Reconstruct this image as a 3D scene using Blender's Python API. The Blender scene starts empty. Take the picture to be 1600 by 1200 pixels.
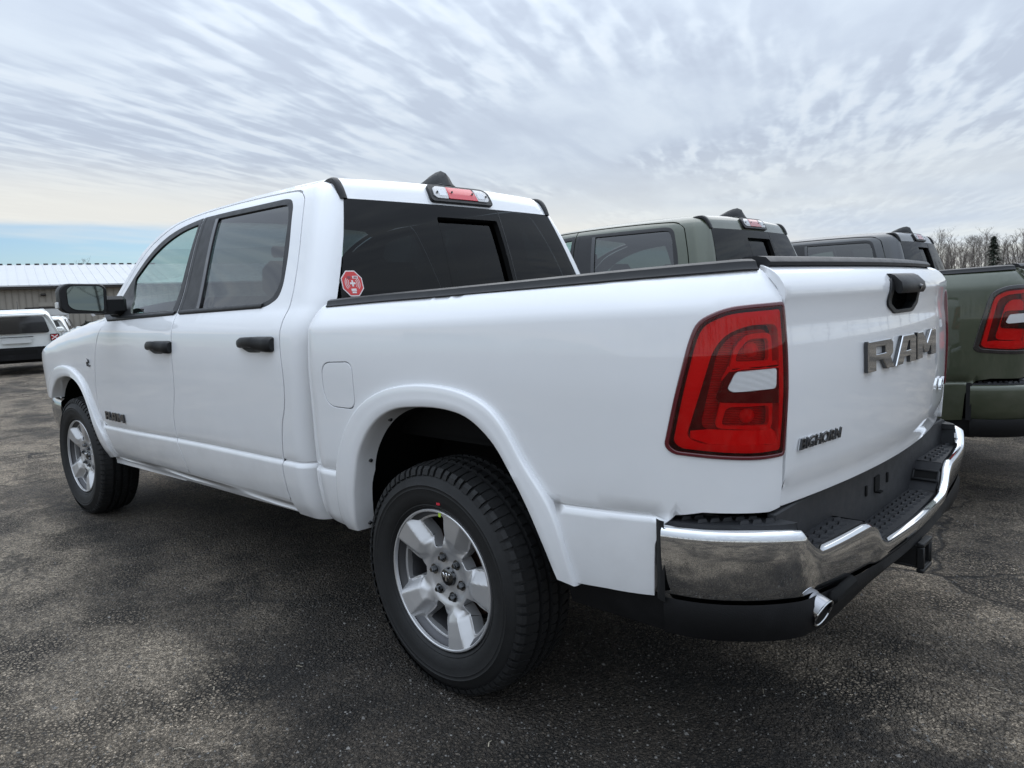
import bpy, bmesh, math, random
import numpy as np
from mathutils import Vector, Matrix
from mathutils.geometry import delaunay_2d_cdt
random.seed(7); np.random.seed(7)
R = math.radians
SC = bpy.context.scene
COL = SC.collection

# ------------------------------------------------------------------ camera
CAM = (-1.8513612, 2.5478720, 1.3432594)
yaw, pitch, roll, FPX = -0.81690638, -0.11554737, -0.04118309, 1147.97
cd = bpy.data.cameras.new('camera'); cam = bpy.data.objects.new('camera', cd); COL.objects.link(cam)
cd.sensor_fit = 'HORIZONTAL'; cd.sensor_width = 36.0; cd.lens = FPX / 1600 * 36
cd.clip_start = 0.05; cd.clip_end = 2000
_f = Vector((math.cos(pitch) * math.cos(yaw), math.cos(pitch) * math.sin(yaw), math.sin(pitch)))
_r = _f.cross(Vector((0, 0, 1))).normalized(); _u = _r.cross(_f)
_r2 = _r * math.cos(roll) + _u * math.sin(roll); _u2 = _u * math.cos(roll) - _r * math.sin(roll)
cam.matrix_world = Matrix(((_r2.x, _u2.x, -_f.x, CAM[0]), (_r2.y, _u2.y, -_f.y, CAM[1]), (_r2.z, _u2.z, -_f.z, CAM[2]), (0, 0, 0, 1)))
SC.camera = cam

# ------------------------------------------------------------------ light
SUN_DIR = Vector((0.42, -0.62, 0.78)).normalized()      # towards the veiled sun, front right of the trucks
sd = bpy.data.lights.new('sun', 'SUN'); sd.energy = 0.7; sd.angle = R(70); sd.color = (1.0, 0.96, 0.90)
sun = bpy.data.objects.new('sun', sd); COL.objects.link(sun)
sun.rotation_euler = SUN_DIR.to_track_quat('Z', 'Y').to_euler(); sun.location = (0, 0, 60)
SC.view_settings.view_transform = 'Standard'; SC.view_settings.look = 'None'
SC.view_settings.exposure = 0.62; SC.view_settings.gamma = 1.0; SC.view_settings.use_curve_mapping = False
SC.cycles.max_bounces = 10; SC.cycles.transparent_max_bounces = 16

class NT:
    """small helper round a node tree"""
    def __init__(s, tree): s.t = tree; s.n = tree.nodes; s.l = tree.links
    def new(s, typ, **kw):
        nd = s.n.new(typ)
        for k, v in kw.items(): setattr(nd, k, v)
        return nd
    def put(s, sock, v):
        if hasattr(v, 'is_output'): s.l.new(v, sock)
        elif v is not None:
            if sock.type == 'RGBA' and not isinstance(v, (int, float)) and len(v) == 3: v = (*v, 1)
            sock.default_value = v
    def math(s, op, a, b=None, c=None, clamp=False):
        nd = s.new('ShaderNodeMath', operation=op, use_clamp=clamp)
        s.put(nd.inputs[0], a)
        if b is not None: s.put(nd.inputs[1], b)
        if c is not None: s.put(nd.inputs[2], c)
        return nd.outputs[0]
    def mix(s, f, a, b, mode='MIX'):
        nd = s.new('ShaderNodeMix', data_type='RGBA', blend_type=mode)
        s.put(nd.inputs[0], f); s.put(nd.inputs[6], a); s.put(nd.inputs[7], b)
        return nd.outputs[2]
    def noise(s, vec, scale, detail=3, rough=.5, dist=0.0, dim='3D'):
        nd = s.new('ShaderNodeTexNoise', noise_dimensions=dim)
        if vec is not None: s.put(nd.inputs['Vector'], vec)
        nd.inputs['Scale'].default_value = scale; nd.inputs['Detail'].default_value = detail
        nd.inputs['Roughness'].default_value = rough; nd.inputs['Distortion'].default_value = dist
        return nd.outputs['Fac']
    def ramp(s, f, stops, interp='LINEAR'):
        nd = s.new('ShaderNodeValToRGB'); s.put(nd.inputs[0], f); cr = nd.color_ramp; cr.interpolation = interp
        while len(cr.elements) > 1: cr.elements.remove(cr.elements[-1])
        for i, (p, c) in enumerate(stops):
            e = cr.elements[0] if i == 0 else cr.elements.new(p)
            e.position = p; e.color = (c, c, c, 1) if isinstance(c, (int, float)) else (*c, 1)
        return nd.outputs[0]
    def smooth(s, v, a, b):
        nd = s.new('ShaderNodeMapRange', interpolation_type='SMOOTHSTEP')
        s.put(nd.inputs[0], v); nd.inputs[1].default_value = a; nd.inputs[2].default_value = b
        return nd.outputs[0]

# ------------------------------------------------------------------ sky: thin blue sky behind a rippled cloud deck
world = bpy.data.worlds.new('World'); SC.world = world; world.use_nodes = True
w = NT(world.node_tree); w.n.clear()
wo = w.new('ShaderNodeOutputWorld'); bg = w.new('ShaderNodeBackground')
sky = w.new('ShaderNodeTexSky', sky_type='NISHITA'); sky.sun_disc = False
sky.sun_elevation = math.asin(SUN_DIR.z); sky.sun_rotation = math.atan2(SUN_DIR.x, SUN_DIR.y)
sky.air_density = 1.0; sky.dust_density = 0.6
tc = w.new('ShaderNodeTexCoord'); sep = w.new('ShaderNodeSeparateXYZ'); w.put(sep.inputs[0], tc.outputs['Generated'])
dx, dy, dz = sep.outputs
zc = w.math('MAXIMUM', dz, 0.004)
px = w.math('DIVIDE', dx, w.math('ADD', zc, 0.03)); py = w.math('DIVIDE', dy, w.math('ADD', zc, 0.03))
ea = (math.cos(R(-66)), math.sin(R(-66)))              # the cloud rolls run this way
al = w.math('ADD', w.math('MULTIPLY', px, ea[0]), w.math('MULTIPLY', py, ea[1]))
ac = w.math('ADD', w.math('MULTIPLY', px, -ea[1]), w.math('MULTIPLY', py, ea[0]))
def vec(a, sa, b, sb, off=0.0):
    cmb = w.new('ShaderNodeCombineXYZ'); w.put(cmb.inputs[0], w.math('MULTIPLY_ADD', a, sa, off)); w.put(cmb.inputs[1], w.math('MULTIPLY', b, sb)); return cmb.outputs[0]
big = w.noise(vec(al, .35, ac, .55, 3.1), 1.0, 4, .55)
mid = w.noise(vec(al, .8, ac, 2.4, 1.7), 1.0, 5, .55, .5)
rip = w.noise(vec(al, 1.9, ac, 9.0, 8.3), 1.0, 2, .45, .3)
puff = w.noise(vec(al, 7.5, ac, 14.0, 5.7), 1.0, 2, .5, .3)
fine = w.noise(vec(al, 6, ac, 11, 2.2), 1.0, 5, .62, .4)
rmask = w.smooth(w.noise(vec(al, .5, ac, .5, 11.0), 1.0, 2), .40, .60)
dens = w.math('ADD', w.math('MULTIPLY', big, .62), w.math('MULTIPLY', mid, .50))
dens = w.math('ADD', dens, w.math('MULTIPLY', w.math('MULTIPLY', w.math('SUBTRACT', rip, .5), rmask), 1.35))
dens = w.math('ADD', dens, w.math('MULTIPLY', w.math('MULTIPLY', w.math('SUBTRACT', puff, .5), rmask), .42))
dens = w.math('ADD', dens, w.math('MULTIPLY', w.math('SUBTRACT', fine, .5), .05))
ccol = w.ramp(dens, [(.34, (.92, 1.02, 1.14)), (.47, (.84, .95, 1.09)), (.58, (.74, .845, 1.00)), (.72, (.67, .765, .92))])
# near the horizon the deck is seen edge on and turns pale cream
hor = w.smooth(dz, .20, .02)
streak = w.noise(vec(al, .12, ac, .12, 5.0), 1.0, 4, .6)
hcol = w.mix(w.smooth(streak, .38, .62), (.42, .475, .545), (.62, .635, .60))
# overcast sky brightens from rim to zenith, steepened out of view to light shaded sides
zp = w.math('MAXIMUM', dz, 0.0); zen = w.math('ADD', w.math('MULTIPLY_ADD', zp, .10, .455), w.math('MULTIPLY', w.math('MULTIPLY', zp, zp), 1.0))
vm = w.new('ShaderNodeVectorMath', operation='SCALE'); w.put(vm.inputs[0], ccol); w.put(vm.inputs[3], zen); ccol = vm.outputs[0]
ccol = w.mix(w.math('MULTIPLY', hor, .85), ccol, hcol)
# gap below the far edge of the deck, ahead of the trucks
edge = w.math('ADD', w.math('ADD', w.math('MULTIPLY', px, .985), w.math('MULTIPLY', py, -.12)), w.math('MULTIPLY', w.math('SUBTRACT', w.noise(vec(al, .5, ac, .5, 4.0), 1.0, 5, .6), .5), 1.0))
glow = w.math('MULTIPLY', w.smooth(edge, 4.0, 6.4), .8); ccol = w.mix(glow, ccol, (.565, .56, .525))
gap = w.smooth(edge, 6.9, 7.5)
thin = w.math('MULTIPLY', w.smooth(w.noise(vec(al, .14, ac, .30, 9.0), 1.0, 4, .6), .50, .66), .55)
gap = w.math('MULTIPLY', gap, w.math('SUBTRACT', 1.0, thin))
bl = w.new('ShaderNodeVectorMath', operation='MULTIPLY'); w.put(bl.inputs[0], sky.outputs[0]); bl.inputs[1].default_value = (.047, .058, .072)
fin = w.mix(gap, ccol, bl.outputs[0])
w.put(bg.inputs[0], fin); bg.inputs[1].default_value = 1.0
w.l.new(bg.outputs[0], wo.inputs[0])

# ------------------------------------------------------------------ materials
M = {}
def mat(name, color=(.5, .5, .5), rough=.5, metal=0.0, coat=0.0, coat_rough=.03, spec=.5, bump=0.0, bscale=200.0, var=0.0, vscale=6.0, inside=None, emit=None, darken=.55):
    m = bpy.data.materials.new(name); m.use_nodes = True; t = NT(m.node_tree)
    b = t.n['Principled BSDF']
    c = color
    tcn = t.new('ShaderNodeTexCoord')
    if var:
        nz = t.noise(tcn.outputs['Object'], vscale, 5, .6)
        c = t.mix(t.math('MULTIPLY', t.smooth(nz, .40, .72), var), color, tuple(x * darken for x in color))
    t.put(b.inputs['Base Color'], c)
    b.inputs['Roughness'].default_value = rough; b.inputs['Metallic'].default_value = metal
    b.inputs['Coat Weight'].default_value = coat; b.inputs['Coat Roughness'].default_value = coat_rough
    b.inputs['Specular IOR Level'].default_value = spec
    if var:
        t.put(b.inputs['Roughness'], t.math('MULTIPLY_ADD', t.noise(tcn.outputs['Object'], vscale * 2.3, 4), .25, rough - .1))
    if bump:
        bp = t.new('ShaderNodeBump'); bp.inputs['Strength'].default_value = bump; bp.inputs['Distance'].default_value = .002
        t.put(bp.inputs['Height'], t.noise(tcn.outputs['Object'], bscale, 2)); t.l.new(bp.outputs[0], b.inputs['Normal'])
    if inside:                                            # bare inner face of a body panel
        geo = t.new('ShaderNodeNewGeometry'); d = t.new('ShaderNodeBsdfDiffuse'); t.put(d.inputs[0], inside)
        mx = t.new('ShaderNodeMixShader'); t.l.new(geo.outputs['Backfacing'], mx.inputs[0]); t.l.new(b.outputs[0], mx.inputs[1]); t.l.new(d.outputs[0], mx.inputs[2])
        t.l.new(mx.outputs[0], t.n['Material Output'].inputs[0])
    M[name] = m
    return m
def paint(name, color, metal=0.0, rough=.42):
    m = mat(name, color, rough, metal, 1.0, .0, .5, inside=(.02, .02, .022))
    t = NT(m.node_tree); b = t.n['Principled BSDF']; b.inputs['Coat IOR'].default_value = 1.68 if color[0] > .5 else 1.48; tcn = t.new('ShaderNodeTexCoord')
    # faint dust, more of it low on the sides, and a hint of orange peel in the clear coat
    n1 = t.noise(tcn.outputs['Object'], 3.0, 6, .65)
    sp = t.new('ShaderNodeSeparateXYZ'); t.put(sp.inputs[0], tcn.outputs['Object'])
    low = t.smooth(sp.outputs[2], .95, .45)
    dust = t.math('MULTIPLY', t.math('ADD', t.math('MULTIPLY', low, .20), .03), t.smooth(n1, .35, .75))
    t.put(b.inputs['Base Color'], t.mix(dust, color, (.36, .34, .31)))
    t.put(b.inputs['Coat Roughness'], t.math('MULTIPLY_ADD', dust, .35, .004))
    bp = t.new('ShaderNodeBump'); bp.inputs['Strength'].default_value = .35; bp.inputs['Distance'].default_value = .002
    t.put(bp.inputs['Height'], t.noise(tcn.outputs['Object'], 5.0, 1)); t.l.new(bp.outputs[0], b.inputs['Coat Normal'])
    return m
paint('white_paint', (.83, .84, .855))
paint('green_paint', (.044, .055, .030), .3)
paint('dark_paint', (.016, .018, .021), .3)
paint('suv_white_paint', (.80, .82, .80))
mat('black_trim', (.010, .0105, .0115), .42, spec=.38, bump=.25, bscale=900, var=.3, vscale=9)
mat('grey_trim', (.018, .0185, .020), .40, spec=.32, bump=.15, bscale=900, var=.3, vscale=9)
mat('gloss_black', (.008, .008, .009), .12, coat=.6)
mat('step_plastic', (.020, .021, .024), .55, bump=.4, bscale=700, var=.5, vscale=14)
mat('dusty_black', (.0065, .0065, .007), .55, spec=.18, bump=.3, bscale=300, var=.6, vscale=7, darken=2.2)
mat('chassis_black', (.007, .007, .007), .8, spec=.2)
mat('chrome', (.66, .67, .68), .04, 1.0)
mat('dark_chrome', (.16, .165, .17), .12, 1.0)
mat('tip_chrome', (.30, .30, .31), .14, 1.0)
mat('dull_chrome', (.55, .56, .57), .16, 1.0)
mat('rubber', (.0105, .0108, .0112), .6, spec=.4, bump=.3, bscale=350, var=.5, vscale=12, darken=1.7)
mat('rim_silver', (.60, .60, .605), .33, .62, .4, .08)
mat('barrel_grey', (.085, .085, .09), .45, .6)
mat('rust_disc', (.16, .10, .075), .5, .7)
mat('seat_cloth', (.050, .052, .055), .85, bump=.4, bscale=500)
mat('dash_grey', (.035, .036, .040), .6)
mat('lens_red_dark', (.075, .003, .008), .12, 0, 1.0)
mat('lens_red', (.36, .004, .010), .14, 0, 1.0)
mat('lens_red_bright', (.62, .006, .020), .16, 0, 1.0)
mat('lens_black', (.012, .010, .011), .10, 0, 1.0)
mat('badge_silver', (.42, .43, .44), .3)
mat('lens_border', (.10, .006, .012), .10, 0, 1.0)
mat('bowl_dark', (.10, .09, .09), .3); mat('bowl_band', (.92, .90, .90), .35, bump=.3, bscale=150); mat('bowl_bright', (.92, .90, .90), .2)
mat('sticker_red', (.62, .045, .045), .4); mat('sticker_white', (.80, .72, .72), .4); mat('sticker_dark', (.25, .06, .08), .4)
mat('mark_green', (.42, .62, .05), .6); mat('mark_red', (.55, .02, .04), .6)
mat('badge_dark', (.03, .031, .034), .25, .3, .8)
mat('tan_siding', (.30, .275, .235), .6, var=.35, vscale=.8, darken=.8)
mat('tan_rib_shade', (.215, .195, .165), .6)  # siding tan darkened, the ribs' shading put into the colour
mat('roof_white', (.52, .53, .54), .5, var=.25, vscale=.4, darken=.85)
mat('dark_eave', (.030, .025, .022), .7)
mat('door_white', (.58, .59, .58), .5, var=.2, vscale=2)
mat('bark', (.105, .092, .082), .9, var=.6, vscale=3, darken=.6)
mat('twig', (.13, .112, .10), .9)
mat('needles', (.030, .042, .026), .8, var=.5, vscale=2, darken=.5)
mat('shrub', (.030, .034, .024), .9)
def lens_lines(name, c1, c2, axis, scale):
    m = mat(name, c1, .12, 0, 1.0); t = NT(m.node_tree); b = t.n['Principled BSDF']
    tcn = t.new('ShaderNodeTexCoord'); wv = t.new('ShaderNodeTexWave', wave_type='BANDS', bands_direction=axis); t.put(wv.inputs['Vector'], tcn.outputs['Object']); wv.inputs['Scale'].default_value = scale
    t.put(b.inputs['Base Color'], t.mix(wv.outputs['Fac'], c1, c2))
    bp = t.new('ShaderNodeBump'); bp.inputs['Strength'].default_value = .5; bp.inputs['Distance'].default_value = .003
    t.put(bp.inputs['Height'], wv.outputs['Fac']); t.l.new(bp.outputs[0], b.inputs['Normal'])
lens_lines('lens_clear', (.66, .66, .66), (.56, .57, .58), 'Z', 110)
mat('lens_smoke', (.36, .36, .36), .12, 0, 1.0)
lens_lines('bowl_ribbed', (.62, .60, .60), (.26, .25, .25), 'Z', 75)
def glass(name, tint, refl=1.0, rough=.0, ior=1.5):
    m = bpy.data.materials.new(name); m.use_nodes = True; t = NT(m.node_tree); t.n.clear()
    o = t.new('ShaderNodeOutputMaterial'); tr = t.new('ShaderNodeBsdfTransparent'); t.put(tr.inputs[0], tint)
    g = t.new('ShaderNodeBsdfGlossy'); g.inputs['Roughness'].default_value = rough; t.put(g.inputs[0], (refl, refl, refl))
    fr = t.new('ShaderNodeFresnel'); fr.inputs[0].default_value = ior
    mx = t.new('ShaderNodeMixShader'); t.l.new(fr.outputs[0], mx.inputs[0]); t.l.new(tr.outputs[0], mx.inputs[1]); t.l.new(g.outputs[0], mx.inputs[2]); t.l.new(mx.outputs[0], o.inputs[0])
    M[name] = m; return m
glass('glass_clear', (.52, .64, .60), 1.0, 0, 1.6); glass('glass_dark', (.10, .115, .12), 1.0, 0, 1.75); glass('glass_rear', (.06, .07, .075), .5, 0, 1.5); glass('glass_red', (1.0, .016, .034), .9, 0, 1.5)
mat('mirror_face', (.13, .16, .165), .02, 1.0)
# ground: old asphalt, worn and stained
def ground_mat():
    m = bpy.data.materials.new('old_asphalt'); m.use_nodes = True; t = NT(m.node_tree); b = t.n['Principled BSDF']
    geo = t.new('ShaderNodeNewGeometry'); P = geo.outputs['Position']
    vo = t.new('ShaderNodeTexVoronoi'); t.put(vo.inputs['Vector'], P); vo.inputs['Scale'].default_value = 80; vo.inputs['Randomness'].default_value = 1
    vs = t.new('ShaderNodeTexVoronoi'); t.put(vs.inputs['Vector'], P); vs.inputs['Scale'].default_value = 170
    stone = t.new('ShaderNodeSeparateColor'); t.put(stone.inputs[0], vo.outputs['Color'])
    stone2 = t.new('ShaderNodeSeparateColor'); t.put(stone2.inputs[0], vs.outputs['Color'])
    mp = t.new('ShaderNodeMapping'); t.put(mp.inputs[0], P); mp.inputs['Rotation'].default_value = (0, 0, R(-12)); mp.inputs['Scale'].default_value = (.55, 1.3, 1)
    big = t.noise(mp.outputs[0], .42, 4, .58, .4); mid = t.noise(mp.outputs[0], 1.7, 4, .58, .6); sml = t.noise(P, 9, 5, .65); grit = t.noise(P, 55, 4, .7)
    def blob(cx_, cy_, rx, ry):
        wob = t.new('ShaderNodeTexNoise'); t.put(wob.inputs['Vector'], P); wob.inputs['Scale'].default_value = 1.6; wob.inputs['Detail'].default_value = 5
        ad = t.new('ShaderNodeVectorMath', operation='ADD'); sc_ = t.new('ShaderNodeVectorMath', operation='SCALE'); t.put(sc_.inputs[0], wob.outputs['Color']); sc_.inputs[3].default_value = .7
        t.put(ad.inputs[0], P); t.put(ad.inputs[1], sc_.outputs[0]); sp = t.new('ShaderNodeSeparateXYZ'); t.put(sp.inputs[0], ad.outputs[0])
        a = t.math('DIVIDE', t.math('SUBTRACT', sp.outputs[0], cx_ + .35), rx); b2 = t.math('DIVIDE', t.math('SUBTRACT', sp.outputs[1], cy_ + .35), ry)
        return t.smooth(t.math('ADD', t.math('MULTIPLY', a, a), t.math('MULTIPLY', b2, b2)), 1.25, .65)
    def warm(c): return tuple(q * k for q, k in zip(c, (1.15, 1.0, .82)))
    wear = t.math('ADD', t.math('MULTIPLY', big, .55), t.math('MULTIPLY', mid, .45))
    base = t.mix(t.smooth(wear, .41, .58), warm((.112, .106, .099)), warm((.315, .298, .272)))
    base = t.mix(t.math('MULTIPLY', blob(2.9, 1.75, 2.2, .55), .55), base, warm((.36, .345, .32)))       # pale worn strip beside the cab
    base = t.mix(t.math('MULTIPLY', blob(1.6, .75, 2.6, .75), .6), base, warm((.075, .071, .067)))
    base = t.mix(t.math('MULTIPLY', blob(-.70, .95, 1.75, .78), .85), base, warm((.046, .043, .041)))   # truck's shadow and staining painted dark round the rear wheel
    e1 = t.new('ShaderNodeTexVoronoi', feature='DISTANCE_TO_EDGE'); e2 = t.new('ShaderNodeTexVoronoi', feature='DISTANCE_TO_EDGE')
    for e_, sc_ in ((e1, 62), (e2, 130)):
        jit = t.new('ShaderNodeTexNoise'); t.put(jit.inputs['Vector'], P); jit.inputs['Scale'].default_value = sc_ * .6; jit.inputs['Detail'].default_value = 2
        js = t.new('ShaderNodeVectorMath', operation='SCALE'); t.put(js.inputs[0], jit.outputs['Color']); js.inputs[3].default_value = .55 / sc_
        ja = t.new('ShaderNodeVectorMath', operation='ADD'); t.put(ja.inputs[0], P); t.put(ja.inputs[1], js.outputs[0]); t.put(e_.inputs['Vector'], ja.outputs[0]); e_.inputs['Scale'].default_value = sc_
    crev = t.math('MULTIPLY', t.smooth(e1.outputs['Distance'], .22, .02), t.math('MULTIPLY_ADD', t.smooth(t.noise(P, 2.2, 3, .6), .40, .65), .7, .3))
    crev2 = t.math('MULTIPLY', t.smooth(e2.outputs['Distance'], .25, .03), .6)
    sv = t.math('ADD', t.math('MULTIPLY', stone.outputs[0], .5), t.math('MULTIPLY', stone2.outputs[0], .5))
    dk = t.new('ShaderNodeVectorMath', operation='SCALE'); t.put(dk.inputs[0], base); t.put(dk.inputs[3], t.math('MULTIPLY_ADD', t.math('POWER', sv, 1.8), 2.6, .50)); base = dk.outputs[0]
    base = t.mix(t.math('MULTIPLY', t.smooth(stone2.outputs[1], .95, 1.0), .75), base, (.42, .40, .37))
    base = t.mix(t.math('MAXIMUM', crev, crev2), base, (.013, .0125, .012))
    base = t.mix(t.math('MULTIPLY', t.smooth(grit, .60, .72), .45), base, (.018, .017, .017))
    rg = t.new('ShaderNodeTexVoronoi', feature='DISTANCE_TO_EDGE'); wv2 = t.new('ShaderNodeVectorMath', operation='ADD'); nz2 = t.new('ShaderNodeTexNoise'); t.put(nz2.inputs['Vector'], P); nz2.inputs['Scale'].default_value = 2.6; nz2.inputs['Detail'].default_value = 6
    t.put(wv2.inputs[0], P); t.put(wv2.inputs[1], nz2.outputs['Color']); t.put(rg.inputs['Vector'], wv2.outputs[0]); rg.inputs['Scale'].default_value = 2.3
    base = t.mix(t.math('MULTIPLY', t.math('MULTIPLY', t.smooth(rg.outputs['Distance'], .10, .01), t.smooth(t.noise(P, .8, 3), .45, .6)), .55), base, (.022, .021, .020))
    # hairline cracks
    wv = t.new('ShaderNodeVectorMath', operation='ADD'); nzc = t.new('ShaderNodeTexNoise'); t.put(nzc.inputs['Vector'], P); nzc.inputs['Scale'].default_value = 1.3; nzc.inputs['Detail'].default_value = 5
    t.put(wv.inputs[0], P); t.put(wv.inputs[1], nzc.outputs['Color'])
    ck = t.new('ShaderNodeTexVoronoi', feature='DISTANCE_TO_EDGE'); t.put(ck.inputs['Vector'], wv.outputs[0]); ck.inputs['Scale'].default_value = .55
    crack = t.math('MULTIPLY', t.smooth(ck.outputs['Distance'], .012, .002), t.smooth(t.noise(P, .25, 2), .46, .58))
    base = t.mix(t.math('MULTIPLY', crack, .8), base, (.018, .017, .017))
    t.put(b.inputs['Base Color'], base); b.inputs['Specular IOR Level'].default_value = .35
    t.put(b.inputs['Roughness'], t.math('MULTIPLY_ADD', mid, .25, .68))
    h = t.math('ADD', t.math('MULTIPLY', t.smooth(vo.outputs['Distance'], .75, .05), .9), t.math('MULTIPLY', t.smooth(vs.outputs['Distance'], .7, .05), .35))
    h = t.math('ADD', h, t.math('MULTIPLY', sml, 1.0)); h = t.math('ADD', h, t.math('MULTIPLY', grit, 1.0)); h = t.math('SUBTRACT', h, t.math('MULTIPLY', crack, 2.0)); h = t.math('SUBTRACT', h, t.math('MULTIPLY', crev, 1.6))
    bp = t.new('ShaderNodeBump'); bp.inputs['Strength'].default_value = 1.0; bp.inputs['Distance'].default_value = .014
    t.put(bp.inputs['Height'], h); t.l.new(bp.outputs[0], b.inputs['Normal'])
    M['old_asphalt'] = m
ground_mat()

# ------------------------------------------------------------------ mesh helpers
class MB:
    def __init__(s): s.v = []; s.f = []; s.m = []; s.nrm = []
    def add(s, vs, fs, mi=0, flip=False):
        o = len(s.v); s.v.extend([tuple(map(float, p)) for p in vs])
        for f in fs: s.f.append(tuple(o + i for i in (reversed(f) if flip else f))); s.m.append(mi)
    def grid(s, A, closeu=False, closev=False, mi=0, flip=False):
        A = np.asarray(A, float); n, k = A.shape[:2]; fs = []
        for i in range(n if closeu else n - 1):
            for j in range(k if closev else k - 1):
                a, b_ = i, (i + 1) % n; c, d = j, (j + 1) % k
                fs.append((a * k + c, b_ * k + c, b_ * k + d, a * k + d))
        s.add(A.reshape(-1, 3), fs, mi, flip)
    def box(s, c, size, bev=0.0, mi=0, rot=None):
        hx, hy, hz = [q / 2 for q in size]; b = min(bev, hx * .9, hy * .9, hz * .9)
        if b <= 0:
            vs = [(x, y, z) for x in (-hx, hx) for y in (-hy, hy) for z in (-hz, hz)]
            fs = [(0, 1, 3, 2), (4, 6, 7, 5), (0, 4, 5, 1), (2, 3, 7, 6), (0, 2, 6, 4), (1, 5, 7, 3)]
        else:
            vs = []; idx = {}
            for sx in (-1, 1):
                for sy in (-1, 1):
                    for sz in (-1, 1):
                        for k in range(3):
                            q = [sx * hx, sy * hy, sz * hz]
                            for a in range(3):
                                if a != k: q[a] -= (sx, sy, sz)[a] * b
                            idx[(sx, sy, sz, k)] = len(vs); vs.append(tuple(q))
            fs = []
            def F(*ks):
                p = [np.array(vs[i]) for i in ks]; n = np.cross(p[1] - p[0], p[2] - p[0]); cen = sum(p) / len(p)
                fs.append(tuple(ks) if n @ cen > 0 else tuple(reversed(ks)))
            for k in range(3):
                a, c2 = [q for q in range(3) if q != k]
                for sg in (-1, 1):
                    L = []
                    for u, v2 in ((-1, -1), (1, -1), (1, 1), (-1, 1)):
                        q = [0, 0, 0]; q[k] = sg; q[a] = u; q[c2] = v2; L.append(idx[(*q, k)])
                    F(*L)
                for u in (-1, 1):
                    for v2 in (-1, 1):
                        q0 = [0, 0, 0]; q0[k] = -1; q0[a] = u; q0[c2] = v2; q1 = list(q0); q1[k] = 1
                        F(idx[(*q0, a)], idx[(*q0, c2)], idx[(*q1, c2)], idx[(*q1, a)])
            for sx in (-1, 1):
                for sy in (-1, 1):
                    for sz in (-1, 1): F(*[idx[(sx, sy, sz, k)] for k in range(3)])
        vs = np.array(vs)
        if rot is not None: vs = vs @ np.array(rot.to_matrix() if hasattr(rot, 'to_matrix') else rot).T
        s.add(vs + np.array(c), fs, mi)
    def tube(s, path, rad, n=10, mi=0, caps=True):
        path = [np.array(p, float) for p in path]; rad = [rad] * len(path) if np.isscalar(rad) else rad
        rings = []; up = np.array([0., 0., 1.])
        for i, p in enumerate(path):
            t = path[min(i + 1, len(path) - 1)] - path[max(i - 1, 0)]; t /= np.linalg.norm(t) + 1e-12
            a = np.cross(t, up)
            if np.linalg.norm(a) < .05: a = np.cross(t, [1., 0, 0])
            a /= np.linalg.norm(a); b = np.cross(a, t)
            rings.append([p + rad[i] * (math.cos(q) * a + math.sin(q) * b) for q in np.linspace(0, 2 * math.pi, n, endpoint=False)])
        s.grid(np.array(rings), closev=True, mi=mi)
        if caps:
            o = len(s.v); k = len(path)
            s.add(rings[0], [tuple(range(n))], mi); s.add(rings[-1], [tuple(reversed(range(n)))], mi)
    def lathe(s, prof, n=64, axis_y=True, mi=0, flip=False, cx=0, cz=0):
        """prof: (radius, y) pairs turned about the y axis"""
        A = [[(r * math.cos(a) + cx, y, r * math.sin(a) + cz) for r, y in prof] for a in np.linspace(0, 2 * math.pi, n, endpoint=False)]
        s.grid(np.array(A), closeu=True, mi=mi, flip=flip)
    def mirror(s):
        r = MB(); r.v = [(x, -y, z) for x, y, z in s.v]; r.f = [tuple(reversed(f)) for f in s.f]; r.m = list(s.m)
        r.nrm = [(x, -y, z) for x, y, z in s.nrm]
        return r
    def mesh(s, name, mats, smooth=40):
        me = bpy.data.meshes.new(name); me.from_pydata(s.v, [], s.f)
        for m in (mats if isinstance(mats, (list, tuple)) else [mats]): me.materials.append(M[m] if isinstance(m, str) else m)
        if any(s.m): me.polygons.foreach_set('material_index', s.m)
        if smooth: me.polygons.foreach_set('use_smooth', [True] * len(s.f))
        me.validate()
        if s.nrm and len(s.nrm) == len(me.vertices): me.normals_split_custom_set_from_vertices(s.nrm)
        elif smooth: me.set_sharp_from_angle(angle=R(smooth))
        me.update(); return me
def obj(name, data, parent=None, **props):
    o = bpy.data.objects.new(name, data); COL.objects.link(o)
    if parent is not None: o.parent = parent
    for k, v in props.items(): o[k] = v
    return o
def thing(name, label, cat, loc=(0, 0, 0), rz=0.0, group=None):
    o = bpy.data.objects.new(name, None); COL.objects.link(o); o.location = loc; o.rotation_euler = (0, 0, rz)
    o.empty_display_size = .2; o['label'] = label; o['category'] = cat
    if group: o['group'] = group
    return o
def part(name, mb, mats, parent, smooth=40, **kw): return obj(name, mb.mesh(name, mats, smooth), parent, **kw)

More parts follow.
